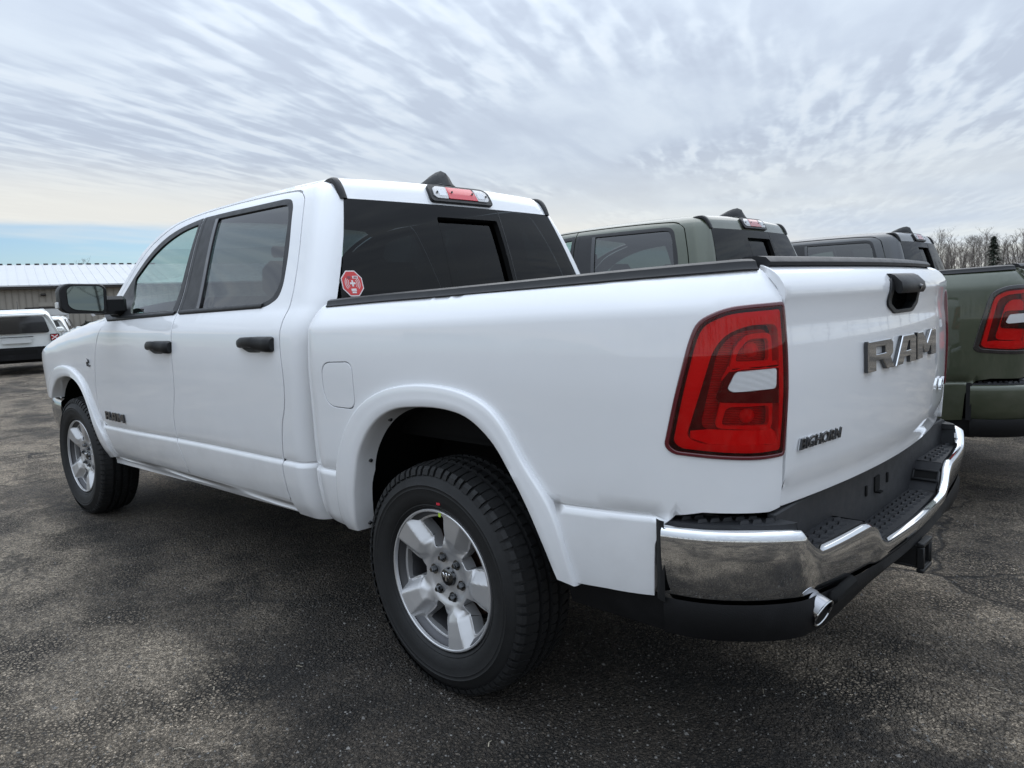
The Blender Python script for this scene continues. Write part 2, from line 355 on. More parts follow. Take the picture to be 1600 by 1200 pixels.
def spl(P, n=8, closed=False):
    """Catmull-Rom through the points"""
    P = np.array(P, float); k = len(P); out = []
    for i in range(k if closed else k - 1):
        p0 = P[(i - 1) % k] if closed or i > 0 else 2 * P[0] - P[1]
        p1, p2 = P[i], P[(i + 1) % k]
        p3 = P[(i + 2) % k] if closed or i + 2 < k else 2 * P[-1] - P[-2]
        for t in np.linspace(0, 1, n, endpoint=False):
            out.append(.5 * (2 * p1 + (p2 - p0) * t + (2 * p0 - 5 * p1 + 4 * p2 - p3) * t * t + (3 * p1 - p0 - 3 * p2 + p3) * t ** 3))
    if not closed: out.append(P[-1])
    return [tuple(q) for q in out]
def rnd(P, r, n=5):
    """polygon with rounded corners"""
    P = [np.array(p, float) for p in P]; out = []; k = len(P); rr = [r] * k if np.isscalar(r) else r
    for i in range(k):
        a, b, c = P[i - 1], P[i], P[(i + 1) % k]; u = a - b; v = c - b; lu, lv = np.linalg.norm(u), np.linalg.norm(v)
        d = min(rr[i], lu * .48, lv * .48)
        if d < 1e-6: out.append(tuple(b)); continue
        p, q = b + u / lu * d, b + v / lv * d
        for t in np.linspace(0, 1, n): out.append(tuple((1 - t) ** 2 * p + 2 * t * (1 - t) * b + t * t * q))
    return out
def resample(P, step, closed=True):
    P = np.array(P, float); Q = np.vstack([P, P[:1]]) if closed else P; out = []
    for a, b in zip(Q[:-1], Q[1:]):
        n = max(1, int(math.ceil(np.linalg.norm(b - a) / step)))
        for i in range(n): out.append(a + (b - a) * i / n)
    if not closed: out.append(Q[-1])
    O = [out[0]]
    for q in out[1:]:
        if np.linalg.norm(q - O[-1]) > 1e-4: O.append(q)
    return np.array(O)
def inpoly(pts, poly):
    pts = np.asarray(pts); x, y = pts[:, 0], pts[:, 1]; ins = np.zeros(len(pts), bool); q = np.roll(poly, 1, 0)
    for (x1, y1), (x2, y2) in zip(poly, q):
        c = ((y1 > y) != (y2 > y)); ins ^= c & (x < (x2 - x1) * (y - y1) / ((y2 - y1) if y2 != y1 else 1e-12) + x1)
    return ins
def area(P): P = np.asarray(P); q = np.roll(P, -1, 0); return .5 * np.sum(P[:, 0] * q[:, 1] - q[:, 0] * P[:, 1])
def panel(S, outline, holes=(), res=.03, off=0.0, depth=.02, lines=(), sg=-1, round_=.0018, mi=0, mb=None, skirt_holes=True):
    """sheet-metal panel: 2D outline in surface parameters -> curved sheet with turned-in edges. sg: sign of (dS/da x dS/db) that faces out."""
    mb = mb or MB()
    loops = [resample(outline, res * .75)] + [resample(h, res * .75) for h in holes]
    if area(loops[0]) < 0: loops[0] = loops[0][::-1]
    for i in range(1, len(loops)):
        if area(loops[i]) > 0: loops[i] = loops[i][::-1]
    ptsL = np.vstack(loops); lo, hi = ptsL.min(0), ptsL.max(0)
    gx = np.arange(lo[0] + res * .5, hi[0], res); gy = np.arange(lo[1] + res * .5, hi[1], res)
    G = np.array([(a + (res * .5 if j % 2 else 0), b) for j, b in enumerate(gy) for a in gx]) if len(gx) and len(gy) else np.zeros((0, 2))
    extra = [resample(l, res * .75, False) for l in lines]
    if len(G):
        keep = inpoly(G, loops[0])
        for h in loops[1:]: keep &= ~inpoly(G, h)
        allb = np.vstack([ptsL] + extra)
        G = G[keep]
        if len(G):
            d = np.full(len(G), 9.)
            for i in range(0, len(allb), 400): d = np.minimum(d, np.sqrt(((G[:, None] - allb[None, i:i + 400]) ** 2).sum(-1)).min(1))
            G = G[d > res * .5]
    ex = np.vstack(extra) if extra else np.zeros((0, 2))
    V = np.vstack([ptsL, ex, G]); E = []; o = 0
    for l in loops:
        k = len(l); E += [(o + i, o + (i + 1) % k) for i in range(k)]; o += k
    for l in extra:
        k = len(l); E += [(o + i, o + i + 1) for i in range(k - 1)]; o += k
    r = delaunay_2d_cdt([Vector(p) for p in V], E, [], 0, 1e-6)
    V2 = np.array([tuple(p) for p in r[0]]); T = np.array([f for f in r[2]])
    cen = V2[T].mean(1); ok = inpoly(cen, loops[0])
    for h in loops[1:]: ok &= ~inpoly(cen, h)
    T = T[ok]
    def pn(ab):
        e = 4e-4; a, b = ab[:, 0], ab[:, 1]
        p = S(a, b); da = S(a + e, b) - S(a - e, b); db = S(a, b + e) - S(a, b - e)
        n = np.cross(da, db) * sg; n /= np.linalg.norm(n, axis=1)[:, None] + 1e-12
        return p + n * off, n
    p, n = pn(V2); base = len(mb.v)
    tri = [tuple(t) if area(V2[list(t)]) * sg > 0 else tuple(reversed(t)) for t in T]
    mb.add(p, tri, mi); mb.nrm.extend(map(tuple, n))
    if depth > 0:
        for li, l in enumerate(loops):
            if li and not skirt_holes: continue
            tng = np.roll(l, -1, 0) - np.roll(l, 1, 0); no = np.stack([tng[:, 1], -tng[:, 0]], 1); no /= np.linalg.norm(no, axis=1)[:, None] + 1e-12
            p0, n0 = pn(l); p1, _ = pn(l + no * 1e-3); out = p1 - p0; out -= n0 * (out * n0).sum(1)[:, None]; out /= np.linalg.norm(out, axis=1)[:, None] + 1e-12
            rows = [(p0, n0), (p0 + out * round_ * .6 - n0 * round_ * .25, n0 * .7 + out * .7), (p0 + out * round_ - n0 * round_, out), (p0 + out * round_ - n0 * depth, out)]
            A = np.stack([q for q, _ in rows], 1); k = len(l)
            mb.grid(A, closeu=True, mi=mi, flip=sg > 0 if True else False)
            N = np.stack([q for _, q in rows], 1).reshape(-1, 3); mb.nrm.extend(map(tuple, N))
    return mb
def sheet(fn, us, vs):
    return np.array([[fn(u, v) for v in vs] for u in us])
def flat(pts3, thick, nrm, mi=0, mb=None):
    """flat polygon slab"""
    mb = mb or MB(); P = np.array(pts3, float); nrm = np.array(nrm, float); nrm /= np.linalg.norm(nrm); Q = P - nrm * thick; k = len(P)
    c = np.cross(P[1] - P[0], P[2] - P[1]); ar = sum(np.cross(P[i] - P[0], P[(i + 1) % k] - P[0]) for i in range(k)); fl = ar @ nrm < 0
    mb.add(P, [tuple(range(k))], mi, fl); mb.add(Q, [tuple(reversed(range(k)))], mi, fl)
    mb.add(np.vstack([P, Q]), [(i, i + k, (i + 1) % k + k, (i + 1) % k) for i in range(k)], mi, fl)
    return mb
def curve_mesh(name, polys, extrude, bevel, mats, xf, bev_res=1):
    """extruded flat shape from closed polygons (first outer, others holes), placed by the 4x4 xf"""
    cu = bpy.data.curves.new(name, 'CURVE'); cu.dimensions = '2D'; cu.fill_mode = 'BOTH'; cu.extrude = extrude; cu.bevel_depth = bevel; cu.bevel_resolution = bev_res; cu.offset = -bevel
    for pl in polys:
        s = cu.splines.new('POLY'); s.points.add(len(pl) - 1)
        for q, (a, b) in zip(s.points, pl): q.co = (a, b, 0, 1)
        s.use_cyclic_u = True
    return _conv(name, cu, mats, xf)
def text_mesh(name, txt, size, extrude, mats, xf, shear=0.0, bevel=0.0, space=1.0, offset=0.0, align='LEFT'):
    cu = bpy.data.curves.new(name, 'FONT'); cu.body = txt; cu.size = size; cu.extrude = extrude; cu.shear = shear; cu.bevel_depth = bevel; cu.space_character = space; cu.offset = offset; cu.align_x = align; cu.resolution_u = 3
    return _conv(name, cu, mats, xf)
def _conv(name, cu, mats, xf):
    o = bpy.data.objects.new('tmp', cu); COL.objects.link(o); dg = bpy.context.evaluated_depsgraph_get()
    me = bpy.data.meshes.new_from_object(o.evaluated_get(dg)); bpy.data.objects.remove(o); bpy.data.curves.remove(cu)
    me.name = name; me.transform(xf); me.materials.clear()
    for m in (mats if isinstance(mats, (list, tuple)) else [mats]): me.materials.append(M[m])
    me.polygons.foreach_set('use_smooth', [False] * len(me.polygons)); me.update()
    if isinstance(mats, (list, tuple)):                   # bright face, dark edges
        az = xf.to_3x3() @ Vector((0, 0, 1)); me.polygons.foreach_set('material_index', [0 if p.normal.dot(az) > .25 else 1 for p in me.polygons])
    return me
def frame(o, ax, ay):
    """4x4 placing local x,y on the given world axes at o"""
    ax, ay = Vector(ax).normalized(), Vector(ay).normalized(); az = ax.cross(ay)
    return Matrix(((ax.x, ay.x, az.x, o[0]), (ax.y, ay.y, az.y, o[1]), (ax.z, ay.z, az.z, o[2]), (0, 0, 0, 1)))

# ------------------------------------------------------------------ pickup body surfaces (x forward, y left, z up, origin under the rear axle)
def sm(e0, e1, x):
    t = np.clip((x - e0) / (e1 - e0), 0, 1); return t * t * (3 - 2 * t)
def pchip(xs, ys):
    xs = np.array(xs, float); ys = np.array(ys, float); h = np.diff(xs); d = np.diff(ys) / h
    m = np.zeros(len(xs)); m[0] = d[0]; m[-1] = d[-1]
    for i in range(1, len(xs) - 1): m[i] = 0 if d[i - 1] * d[i] <= 0 else 2 * d[i - 1] * d[i] / (d[i - 1] + d[i])
    def f(x):
        x = np.clip(np.asarray(x, float), xs[0], xs[-1]); i = np.clip(np.searchsorted(xs, x) - 1, 0, len(xs) - 2); t = (x - xs[i]) / h[i]
        return ys[i] * (1 + 2 * t) * (1 - t) ** 2 + h[i] * m[i] * t * (1 - t) ** 2 + ys[i + 1] * t * t * (3 - 2 * t) + h[i] * m[i + 1] * t * t * (t - 1)
    return f
XT, CR, YT = 1.104, .066, .787
zline = pchip([-1.2, -.85, -.53, .7, 1.8, 2.9, 3.3], [.782, .775, .758, .706, .690, .664, .660])
PB = pchip([.46, .50, .54, .60, .68, .80, .92, 1.02, 1.10, 1.18, 1.25, 1.29, 1.31, 1.33, 1.36, 1.385, 1.397, 1.402, 1.415],
           [.930, .960, .973, .984, .992, .996, 1.000, 1.004, 1.006, 1.004, 1.000, .997, .992, .981, .960, .938, .922, .912, .88])
def pinch(x, z):
    q = z - zline(x)
    return np.where(q >= 0, -.007 * np.exp(-np.maximum(q, 0) / .05), -.007 + .009 * np.clip(-q / .018, 0, 1) - .002 * sm(.018, .2, -q)) - .008 * np.exp(-((q - .001) / .0042) ** 2)
PD = pchip([.42, .46, .50, .54, .60, .68, .80, .92, 1.02, 1.10, 1.18, 1.24, 1.28, 1.31, 1.335, 1.36, 1.40, 1.80, 1.84, 1.87, 1.89, 1.90, 1.92],
           [.90, .925, .948, .962, .976, .986, .992, .997, 1.001, 1.002, .999, .994, .981, .966, .949, .937, .921, .760, .735, .705, .675, .65, .58])
def nose(x): return -.516 * np.maximum(x - 4.1, 0) ** 2 - 3.2 * np.maximum(x - 4.36, 0) ** 2
FT = pchip([2.9, 3.1, 3.3, 3.6, 4.0, 4.2, 4.45, 4.65], [1.36, 1.350, 1.332, 1.302, 1.245, 1.202, 1.13, 1.05])     # top line of the front wings
PF = pchip([.42, .46, .50, .54, .60, .68, .80, .92, 1.02, 1.10, 1.15, 1.19, 1.22, 1.245, 1.262, 1.275, 1.29],
           [.90, .925, .948, .962, .976, .986, .992, .997, 1.001, 1.001, .996, .983, .962, .928, .890, .83, .74])
def W(x, z):
    x = np.asarray(x, float); z = np.asarray(z, float)
    g = sm(1.33, 1.45, z)
    return PD(z) + pinch(x, z) + nose(x) - g * .075 * np.maximum(x - 1.7, 0) ** 1.5 / 1.5
def doorS(x, z):
    x, z = np.broadcast_arrays(np.asarray(x, float), np.asarray(z, float)); return np.stack([x, W(x, z), z], -1)
def wingS(x, z):
    x, z = np.broadcast_arrays(np.asarray(x, float), np.asarray(z, float))
    zz = z - sm(1.0, 1.2, z) * (FT(x) - 1.275); y = PF(zz) + pinch(x, z) + nose(x)
    k = sm(3.3, 3.05, x) * sm(1.30, 1.2, z); return np.stack([x, y * (1 - k) + W(x, z) * k, z], -1)
def bedS(s, z):
    s, z = np.broadcast_arrays(np.asarray(s, float), np.asarray(z, float))
    th = np.clip((-.70 - s) / .45, 0, 1.3) * np.radians(80); a, b = .415, .25
    bx = np.where(s > -.70, s, -.70 - a * np.sin(th)); by = np.where(s > -.70, 1.0, .75 + b * np.cos(th))
    nx = np.where(s > -.70, 0, -np.sin(th) / a); ny = np.where(s > -.70, 1, np.cos(th) / b); l = np.hypot(nx, ny)
    ze = z + .027 * (s + 1.0) * sm(1.1, 1.3, z)
    d = PB(ze) - 1 + pinch(bx, z) * (1 - .6 * sm(-.75, -1.0, s)) - .03 * sm(.60, .76, s) ** 2
    return np.stack([bx + nx / l * d, by + ny / l * d, z + 0 * s], -1)
XR = pchip([.4, .60, .70, .84, .92, 1.06, 1.25, 1.35, 1.42, 1.80, 1.86, 1.90, 1.93], [.765, .77, .77, .758, .748, .738, .725, .722, .735, .852, .885, .93, 1.0])
RC = .10
def cabS(u, z):
    u, z = np.broadcast_arrays(np.asarray(u, float), np.asarray(z, float)); xr = XR(z); th = np.clip((RC - u) / RC, 0, np.pi / 2)
    w_ = W(np.maximum(xr + u, xr + RC), z); back = np.maximum(RC - u - RC * np.pi / 2, 0)
    x = np.where(u >= RC, xr + u, xr + RC - RC * np.sin(th)); y = np.where(u >= RC, w_, w_ - RC * (1 - np.cos(th))) - back
    yc = np.maximum(w_ - RC, .05); x = x - np.where(back > 0, .035 * (1 - (y / yc) ** 2), 0)
    return np.stack([x, y, z + 0 * u], -1)
TG = pchip([.78, .80, .835, .85, .87, .93, 1.0, 1.1, 1.2, 1.255, 1.29, 1.325, 1.34, 1.365, 1.385, 1.397, 1.403, 1.41],
           [-.014, -.012, -.010, -.004, .002, .006, .009, .010, .006, .000, .001, .007, .006, -.006, -.024, -.048, -.075, -.12])
def tgS(y, z):
    y, z = np.broadcast_arrays(np.asarray(y, float), np.asarray(z, float))
    return np.stack([-(XT + CR * (1 - (y / YT) ** 2) + TG(z)), y, z + 0 * y], -1)
def rearS(y, z):
    """rear face of the cab (window plane)"""
    y, z = np.broadcast_arrays(np.asarray(y, float), np.asarray(z, float)); xr = XR(z); yc = W(xr + RC, z) - RC
    return np.stack([xr - .035 * (1 - (y / yc) ** 2), y, z + 0 * y], -1)
def xz2u(P): return [(x - float(XR(z)), z) for x, z in P]
def lift(S, pts, off, sg=-1):
    P = np.array(pts, float); e = 4e-4; a, b = P[:, 0], P[:, 1]
    n = np.cross(S(a + e, b) - S(a - e, b), S(a, b + e) - S(a, b - e)) * sg; n /= np.linalg.norm(n, axis=1)[:, None]
    return S(a, b) + n * off

# outlines read along the panel gaps (surface parameters, metres)
RSEAM = spl([(.985, .52), (.982, .58), (.975, .697), (.944, .849), (.909, .931), (.892, 1.016), (.895, 1.106), (.905, 1.178), (.906, 1.27), (.902, 1.36), (.914, 1.451), (.952, 1.606), (1.019, 1.785), (1.045, 1.822), (1.085, 1.846)], 4)
DTOP = spl([(1.085, 1.846), (1.18, 1.862), (1.547, 1.872), (2.055, 1.868), (2.376, 1.850), (2.566, 1.811), (2.784, 1.738), (2.93, 1.645), (3.05, 1.54), (3.18, 1.42)], 5)
ARAIL = spl([(3.34, 1.355), (3.21, 1.475), (3.0, 1.652), (2.877, 1.738), (2.58, 1.838), (2.3, 1.876), (2.0, 1.896), (1.6, 1.903), (1.1, 1.902)], 5)
BSEAM = spl([(2.008, .502), (2.014, .608), (2.045, .693), (2.040, .80), (1.995, .92), (1.976, 1.0), (1.971, 1.115), (1.967, 1.242), (1.985, 1.338), (2.012, 1.55), (2.058, 1.868)], 5)
FSEAM = spl([(3.085, .455), (3.09, .56), (3.125, .66), (3.168, .766), (3.163, .895), (3.112, 1.065), (3.046, 1.202), (2.960, 1.304)], 5)
def cut(P, a, b):                                           # piece of a seam between two heights
    return [p for p in P if a <= p[1] <= b]
FO = [(-.598, .527), (-.545, .73), (-.441, .868), (-.365, .977), (-.288, 1.037), (-.169, 1.07), (-.01, 1.079), (.153, 1.061), (.282, 1.02), (.394, .952), (.474, .86), (.533, .745), (.552, .637), (.562, .54), (.56, .472)]
FI = [(-.537, .54), (-.505, .628), (-.45, .74), (-.383, .845), (-.324, .92), (-.235, .981), (-.136, 1.003), (-.002, 1.003), (.147, .982), (.27, .917), (.364, .808), (.411, .68), (.438, .57), (.462, .485)]
GO = [(3.145, .448), (3.136, .50), (3.150, .592), (3.225, .696), (3.292, .804), (3.365, .904), (3.465, .97), (3.607, 1.012), (3.769, 1.02), (3.92, .995), (4.04, .935), (4.11, .87), (4.15, .785)]
GI = [(3.235, .435), (3.222, .49), (3.24, .578), (3.268, .679), (3.311, .784), (3.371, .867), (3.456, .922), (3.575, .948), (3.72, .945), (3.87, .915), (3.975, .855), (4.03, .805), (4.05, .780)]
LAMP = rnd([(-1.163, 1.306), (-1.054, 1.303), (-.985, 1.298), (-.925, 1.270), (-.908, 1.225), (-.880, 1.105), (-.853, .962), (-.870, .945), (-.976, .934), (-1.070, .929), (-1.158, .932), (-1.167, 1.05), (-1.169, 1.18)],
           [.008, .02, .05, .03, .05, .1, .02, .015, .1, .1, .01, .1, .1])
def halfway(A, B, f, n=60):
    A = resample(spl(A, 8), .004, False); B = resample(spl(B, 8), .004, False)
    t = np.linspace(0, 1, n); ai = (t * (len(A) - 1)).astype(int); bi = (t * (len(B) - 1)).astype(int)
    return A[ai] * (1 - f) + B[bi] * f

MESH = {}
def both(name, mb, mats, root, smooth=40, sub=(), **kw):
    """a left part and its mirrored right twin; sub: (name, mb, mats) sub-parts carried by each"""
    r = []
    for k in (0, 1):
        p = part(name, mb if k == 0 else mb.mirror(), mats, root, smooth, **kw); r.append(p)
        for sn, smb, smat in sub: part(sn, smb if k == 0 else smb.mirror(), smat, p, smooth)
    return r

gro0 = lambda P, d: [tuple(q) for q in (np.array(P) + (np.array(P) - np.mean(P, 0)) * d)]
def build_truck(root, PAINT, chrome_bumper=True, lamp='red', detail=True):
    # ---- cab shell: rear quarter, roof rail and windscreen pillar in one pressing per side
    seam_u = xz2u([(x - .011, z) for x, z in RSEAM]); top_u = xz2u([(x, z + .0105) for x, z in DTOP])
    quarter = seam_u + top_u + xz2u(ARAIL) + [(-.05, 1.895), (-.062, 1.86), (-.062, 1.80), (-.062, 1.3), (-.062, .46), (.0, .452), (.05, .450), (.2075, .450)]
    mbq = panel(cabS, quarter, res=.028, lines=[[(u, float(zline(.77 + u)) + o) for u in np.linspace(-.04, .195, 12)] for o in (.009, .0045, .001, -.003, -.007, -.018, -.024)])
    both('cab_side', mbq, PAINT, root)
    # ---- roof and rear header in one loft
    prof = [(.852, 1.800), (.862, 1.818), (.874, 1.842), (.888, 1.864), (.906, 1.882), (.932, 1.894), (.97, 1.901), (1.05, 1.906), (1.3, 1.909), (1.7, 1.907), (2.0, 1.899), (2.2, 1.886), (2.36, 1.868), (2.48, 1.850)]
    rows = []
    for i, (x, z) in enumerate(prof):
        yy = .668 if i < 6 else .668 - .0 * i; hh = .014 * min(1, i / 6) + .026 * sm(0.95, 1.7, x)
        row = []
        for t in np.linspace(-1, 1, 33):
            y = yy * t; q = 1 - t * t; e = max(0, abs(t) - .93) / .07
            row.append((x - .035 * q * sm(1.2, .9, x) + .11 * q * sm(1.9, 2.48, x), y, z + hh * q - (.012 + .022 * sm(.95, 1.05, x)) * e * e * min(1, i / 4)))
        rows.append(row)
    mb = MB(); mb.grid(np.array(rows)); part('roof', mb, PAINT, root, 60)
    # black roof ditch mouldings
    mb = MB(); path = [(.850, .672, 1.797), (.866, .673, 1.835), (.888, .672, 1.868), (.912, .668, 1.885), (.94, .662, 1.889), (.98, .655, 1.888), (1.03, .648, 1.880)]
    P3 = np.array(spl(path, 4)); A = []
    for i, p in enumerate(P3):
        t = P3[min(i + 1, len(P3) - 1)] - P3[max(i - 1, 0)]; t /= np.linalg.norm(t); n = np.cross(t, (0, 1, 0)); n /= np.linalg.norm(n)
        if n[0] > .3 or n[2] < -.3: n = -n
        A.append([p + n * o + np.array((0, q, 0)) for q, o in ((.017, -.012), (.016, .004), (.009, .009), (-.009, .009), (-.016, .004), (-.017, -.012))])
    mb.grid(np.array(A)); mb.add(A[0], [tuple(range(6))]); both('roof_moulding', mb, 'black_trim', root, 50)
    # ---- rear window with sliding pane
    out = [(.672, 1.797), (-.672, 1.797), (-.80, 1.40), (-.82, 1.28), (.82, 1.28), (.80, 1.40)]
    out = [(y, z) for y, z in resample(out, .05)]
    hole = rnd([(.200, 1.738), (-.205, 1.738), (-.215, 1.40), (.210, 1.40)], .012)
    rw = part('rear_window', panel(rearS, out, [hole], .05, .003, .006, sg=-1, skirt_holes=False), 'glass_rear', root)
    mb = MB(); H = np.array(resample(hole, .03)); mb.grid(np.stack([lift(rearS, H, .0035), lift(rearS, H, -.030)], 1), closeu=True); part('slider_frame', mb, 'chassis_black', rw, 0)
    part('sliding_pane', panel(rearS, gro0(hole, .02), (), .05, -.026, 0, sg=-1), 'glass_rear', rw)
    for nm, q in (('window_seam', [(-.230, 1.795), (-.234, 1.795), (-.245, 1.30), (-.241, 1.30)]),): part(nm, panel(rearS, q, (), .05, .0045, .002, sg=-1), 'black_trim', rw)
    if detail:
        # octagonal warning sticker low in the left corner
        oc = lambda r, q=.3927: [(.742 + r * .92 * math.cos(q + i * math.pi / 4), 1.432 + r * math.sin(q + i * math.pi / 4)) for i in range(8)]
        mb = panel(rearS, oc(.058), (), .05, .0045, .0, sg=-1, mi=0); panel(rearS, oc(.053), (), .05, .0052, 0, sg=-1, mi=1, mb=mb)
        def ring(r0, r1, a0, a1, mi=0, n=10):
            q = [(.742 + r1 * math.cos(R(a)), 1.432 + r1 * math.sin(R(a))) for a in np.linspace(a0, a1, n)] + [(.742 + r0 * math.cos(R(a)), 1.432 + r0 * math.sin(R(a))) for a in np.linspace(a1, a0, n)]
            panel(rearS, q, (), .03, .0058, 0, sg=-1, mi=mi, mb=mb)
        for r0 in (.019, .026, .033):
            for a in (0, 180): ring(r0, r0 + .0025, a - 42, a + 42)
        for q in ([(-.004, .013), (.004, .013), (.004, -.013), (-.004, -.013)], [(-.013, .004), (.013, .004), (.013, -.004), (-.013, -.004)]):
            panel(rearS, [(.742 + a, 1.432 + b) for a, b in q], (), .03, .0060 if q[0][0] == -.004 else .0064, 0, sg=-1, mb=mb)
        for (a0, b0, a1, b1, mi) in ((-.012, -.022, .012, -.032, 0), (-.010, -.034, .010, -.041, 0), (.004, .020, .020, .030, 2), (-.030, .020, -.004, .031, 0), (-.026, .023, -.010, .028, 2)):
            panel(rearS, [(.742 + a0, 1.432 + b0), (.742 + a1, 1.432 + b0), (.742 + a1, 1.432 + b1), (.742 + a0, 1.432 + b1)], (), .03, .0060 if mi == 0 else .0066, 0, sg=-1, mi=mi, mb=mb)
        part('sticker', mb, ['sticker_white', 'sticker_red', 'sticker_dark'], rw, label='red octagonal sticker with a white cross on the rear window')
    # ---- high brake light: black bezel, clear ends, red middle
    def hdrS(y, z):
        y, z = np.broadcast_arrays(np.asarray(y, float), np.asarray(z, float)); x = np.interp(z - .012 * (1 - (y / .668) ** 2), [1.79, 1.80, 1.818, 1.842, 1.864, 1.882], [.846, .852, .862, .874, .888, .906])
        return np.stack([x - .035 * (1 - (y / .668) ** 2), y, z], -1)
    hb = part('high_brake_light', panel(hdrS, rnd([(.205, 1.812), (.20, 1.885), (.17, 1.893), (-.17, 1.893), (-.20, 1.880), (-.205, 1.812)], .02), (), .03, .012, .02), 'black_trim', root)
    for sgn in (1, -1):
        part('clear_lens', panel(hdrS, rnd([(sgn * .182, 1.838), (sgn * .176, 1.872), (sgn * .15, 1.880), (sgn * .093, 1.880), (sgn * .098, 1.826), (sgn * .165, 1.826)], .006), (), .03, .016, .006), 'lens_clear' if detail else 'lens_smoke', hb)
        mb = MB(); c = lift(hdrS, [(sgn * .163, 1.852)], .018)[0]; mb.tube([c, c + np.array((-.004, 0, 0))], .0055, 8)
        part('screw', mb, 'badge_dark', hb)
        mb = MB(); mb.grid(np.array([[lift(hdrS, [(sgn * (.105 + .045 * i), z)], .0172)[0] for z in (1.838, 1.866)] for i in (0, 1)])); part('bulb_window', mb, 'lens_red_dark' if False else 'dull_chrome', hb)
        mb = MB(); c = lift(hdrS, [(sgn * .068, 1.856)], .019)[0]; mb.tube([c, c + np.array((-.004, 0, 0))], .0055, 8); part('screw', mb, 'badge_dark', hb)
    part('red_lens', panel(hdrS, rnd([(.092, 1.827), (.092, 1.879), (-.078, 1.879), (-.096, 1.84), (-.096, 1.827)], .004), (), .03, .0165, .006), 'lens_red_bright' if detail else 'lens_red', hb)
    # ---- shark-fin aerial
    mb = MB(); rows = []
    for t, hgt, wd in ((0, .004, .012), (.12, .020, .034), (.30, .046, .042), (.50, .068, .042), (.66, .080, .040), (.80, .083, .038), (.90, .066, .040), (1.0, .003, .043)):
        x = 1.20 - .285 * t; z0 = 1.912 + .0; rows.append([(x - (.0 if k in (0, 6) else .008 * (t > .8)), wd * s, z0 + hgt * h) for k, (s, h) in enumerate(((1, 0), (.82, .35), (.55, .72), (0, 1), (-.55, .72), (-.82, .35), (-1, 0)))])
    mb.grid(np.array(rows), flip=True); mb.box((1.06, 0, 1.917), (.28, .088, .016), .006); part('aerial_fin', mb, 'black_trim', root, 45)
    # ---- windscreen
    A = resample(ARAIL[:24], .03, False); rows = []
    for x, z in A:
        p = doorS(x, z); rows.append([(p[0] + .10 * (1 - t * t), p[1] * t * .985, p[2] + .03 * (1 - t * t)) for t in np.linspace(-1, 1, 13)])
    mb = MB(); mb.grid(np.array(rows)); part('windscreen', mb, 'glass_clear', root, 60)
    # ---- doors
    HF = [(2.945, 1.313), (1.995, 1.337), (2.063, 1.836), (2.33, 1.815), (2.561, 1.773), (2.74, 1.70), (2.9, 1.595), (3.03, 1.485), (3.115, 1.405), (3.05, 1.345)]
    HF = rnd(HF, [.01, .01, .01, .3, .3, .3, .3, .3, .02, .05])
    fdoor = FSEAM + [(3.0, 1.325), (3.14, 1.385), (3.175, 1.42)] + [p for p in reversed(DTOP) if p[0] > 2.066] + [(x + .0055, z) for x, z in reversed(BSEAM)] + [(2.6, .478)]
    cl = lambda a, b: [[(x, float(zline(x)) + o) for x in np.linspace(a, b, 30)] for o in (.009, .0045, .001, -.003, -.007, -.018, -.024)] + [[(x, zz) for x in np.linspace(a, b - .12, 30)] for zz in (1.235, 1.26, 1.285)]
    door_kids = {}
    fd = both('front_door', panel(doorS, fdoor, [HF], .03, lines=cl(2.06, 3.15)), PAINT, root)
    HR = rnd([(1.971, 1.336), (1.092, 1.351), (1.008, 1.388), (.998, 1.441), (1.027, 1.60), (1.105, 1.79), (1.14, 1.822), (1.20, 1.832), (2.039, 1.836)], [.01, .08, .05, .05, .3, .1, .03, .04, .01])
    rdoor = [(x - .0055, z) for x, z in BSEAM] + [p for p in reversed(DTOP) if p[0] < 2.05] + list(reversed(RSEAM))[1:] + [(1.5, .508)]
    rd = both('rear_door', panel(doorS, rdoor, [HR], .03, lines=cl(.985, 2.03)), PAINT, root)
    GF = rnd([(2.055, 1.353), (2.082, 1.806), (2.288, 1.792), (2.495, 1.750), (2.696, 1.677), (2.895, 1.555), (2.86, 1.47), (2.71, 1.385), (2.62, 1.345)], [.004, .004, .3, .3, .3, .02, .1, .1, .02])
    GR = rnd([(1.77, 1.353), (1.12, 1.367), (1.05, 1.39), (1.022, 1.45), (1.104, 1.735), (1.15, 1.80), (1.20, 1.806), (1.872, 1.812)], [.004, .06, .04, .06, .2, .03, .03, .004])
    shr = lambda P, d: [tuple(q) for q in (np.array(P) + (np.mean(P, 0) - np.array(P)) * d)]
    gro = lambda P, d: [tuple(q) for q in (np.array(P) + (np.array(P) - np.mean(P, 0)) * d)]
    for k in (0, 1):
        mk = (lambda m: m) if k == 0 else (lambda m: m.mirror())
        part('window_trim', mk(panel(doorS, gro(HF, .002), [GF], .03, .0012, .012)), 'grey_trim', fd[k])
        part('window_glass', mk(panel(doorS, gro(GF, .02), (), .05, -.006, 0)), 'glass_clear', fd[k])
        part('window_trim', mk(panel(doorS, gro(HR, .002), [GR], .03, .0012, .012)), 'grey_trim', rd[k])
        part('window_glass', mk(panel(doorS, gro(GR, .02), (), .05, -.006, 0)), 'glass_dark', rd[k])
        zz_ = np.linspace(1.342, 1.832, 9); bx = lambda z: float(np.interp(z, [p[1] for p in BSEAM], [p[0] for p in BSEAM]))
        part('pillar_cover', mk(panel(doorS, [(bx(z) + .0062, z) for z in zz_] + [(bx(z) + .035, z) for z in zz_[::-1]], (), .04, .0022, .02)), 'grey_trim', fd[k])
        part('pillar_cover', mk(panel(doorS, [(bx(z) - .0062, z) for z in zz_] + [(bx(z) - .040, z) for z in zz_[::-1]], (), .04, .0022, .02)), 'grey_trim', rd[k])
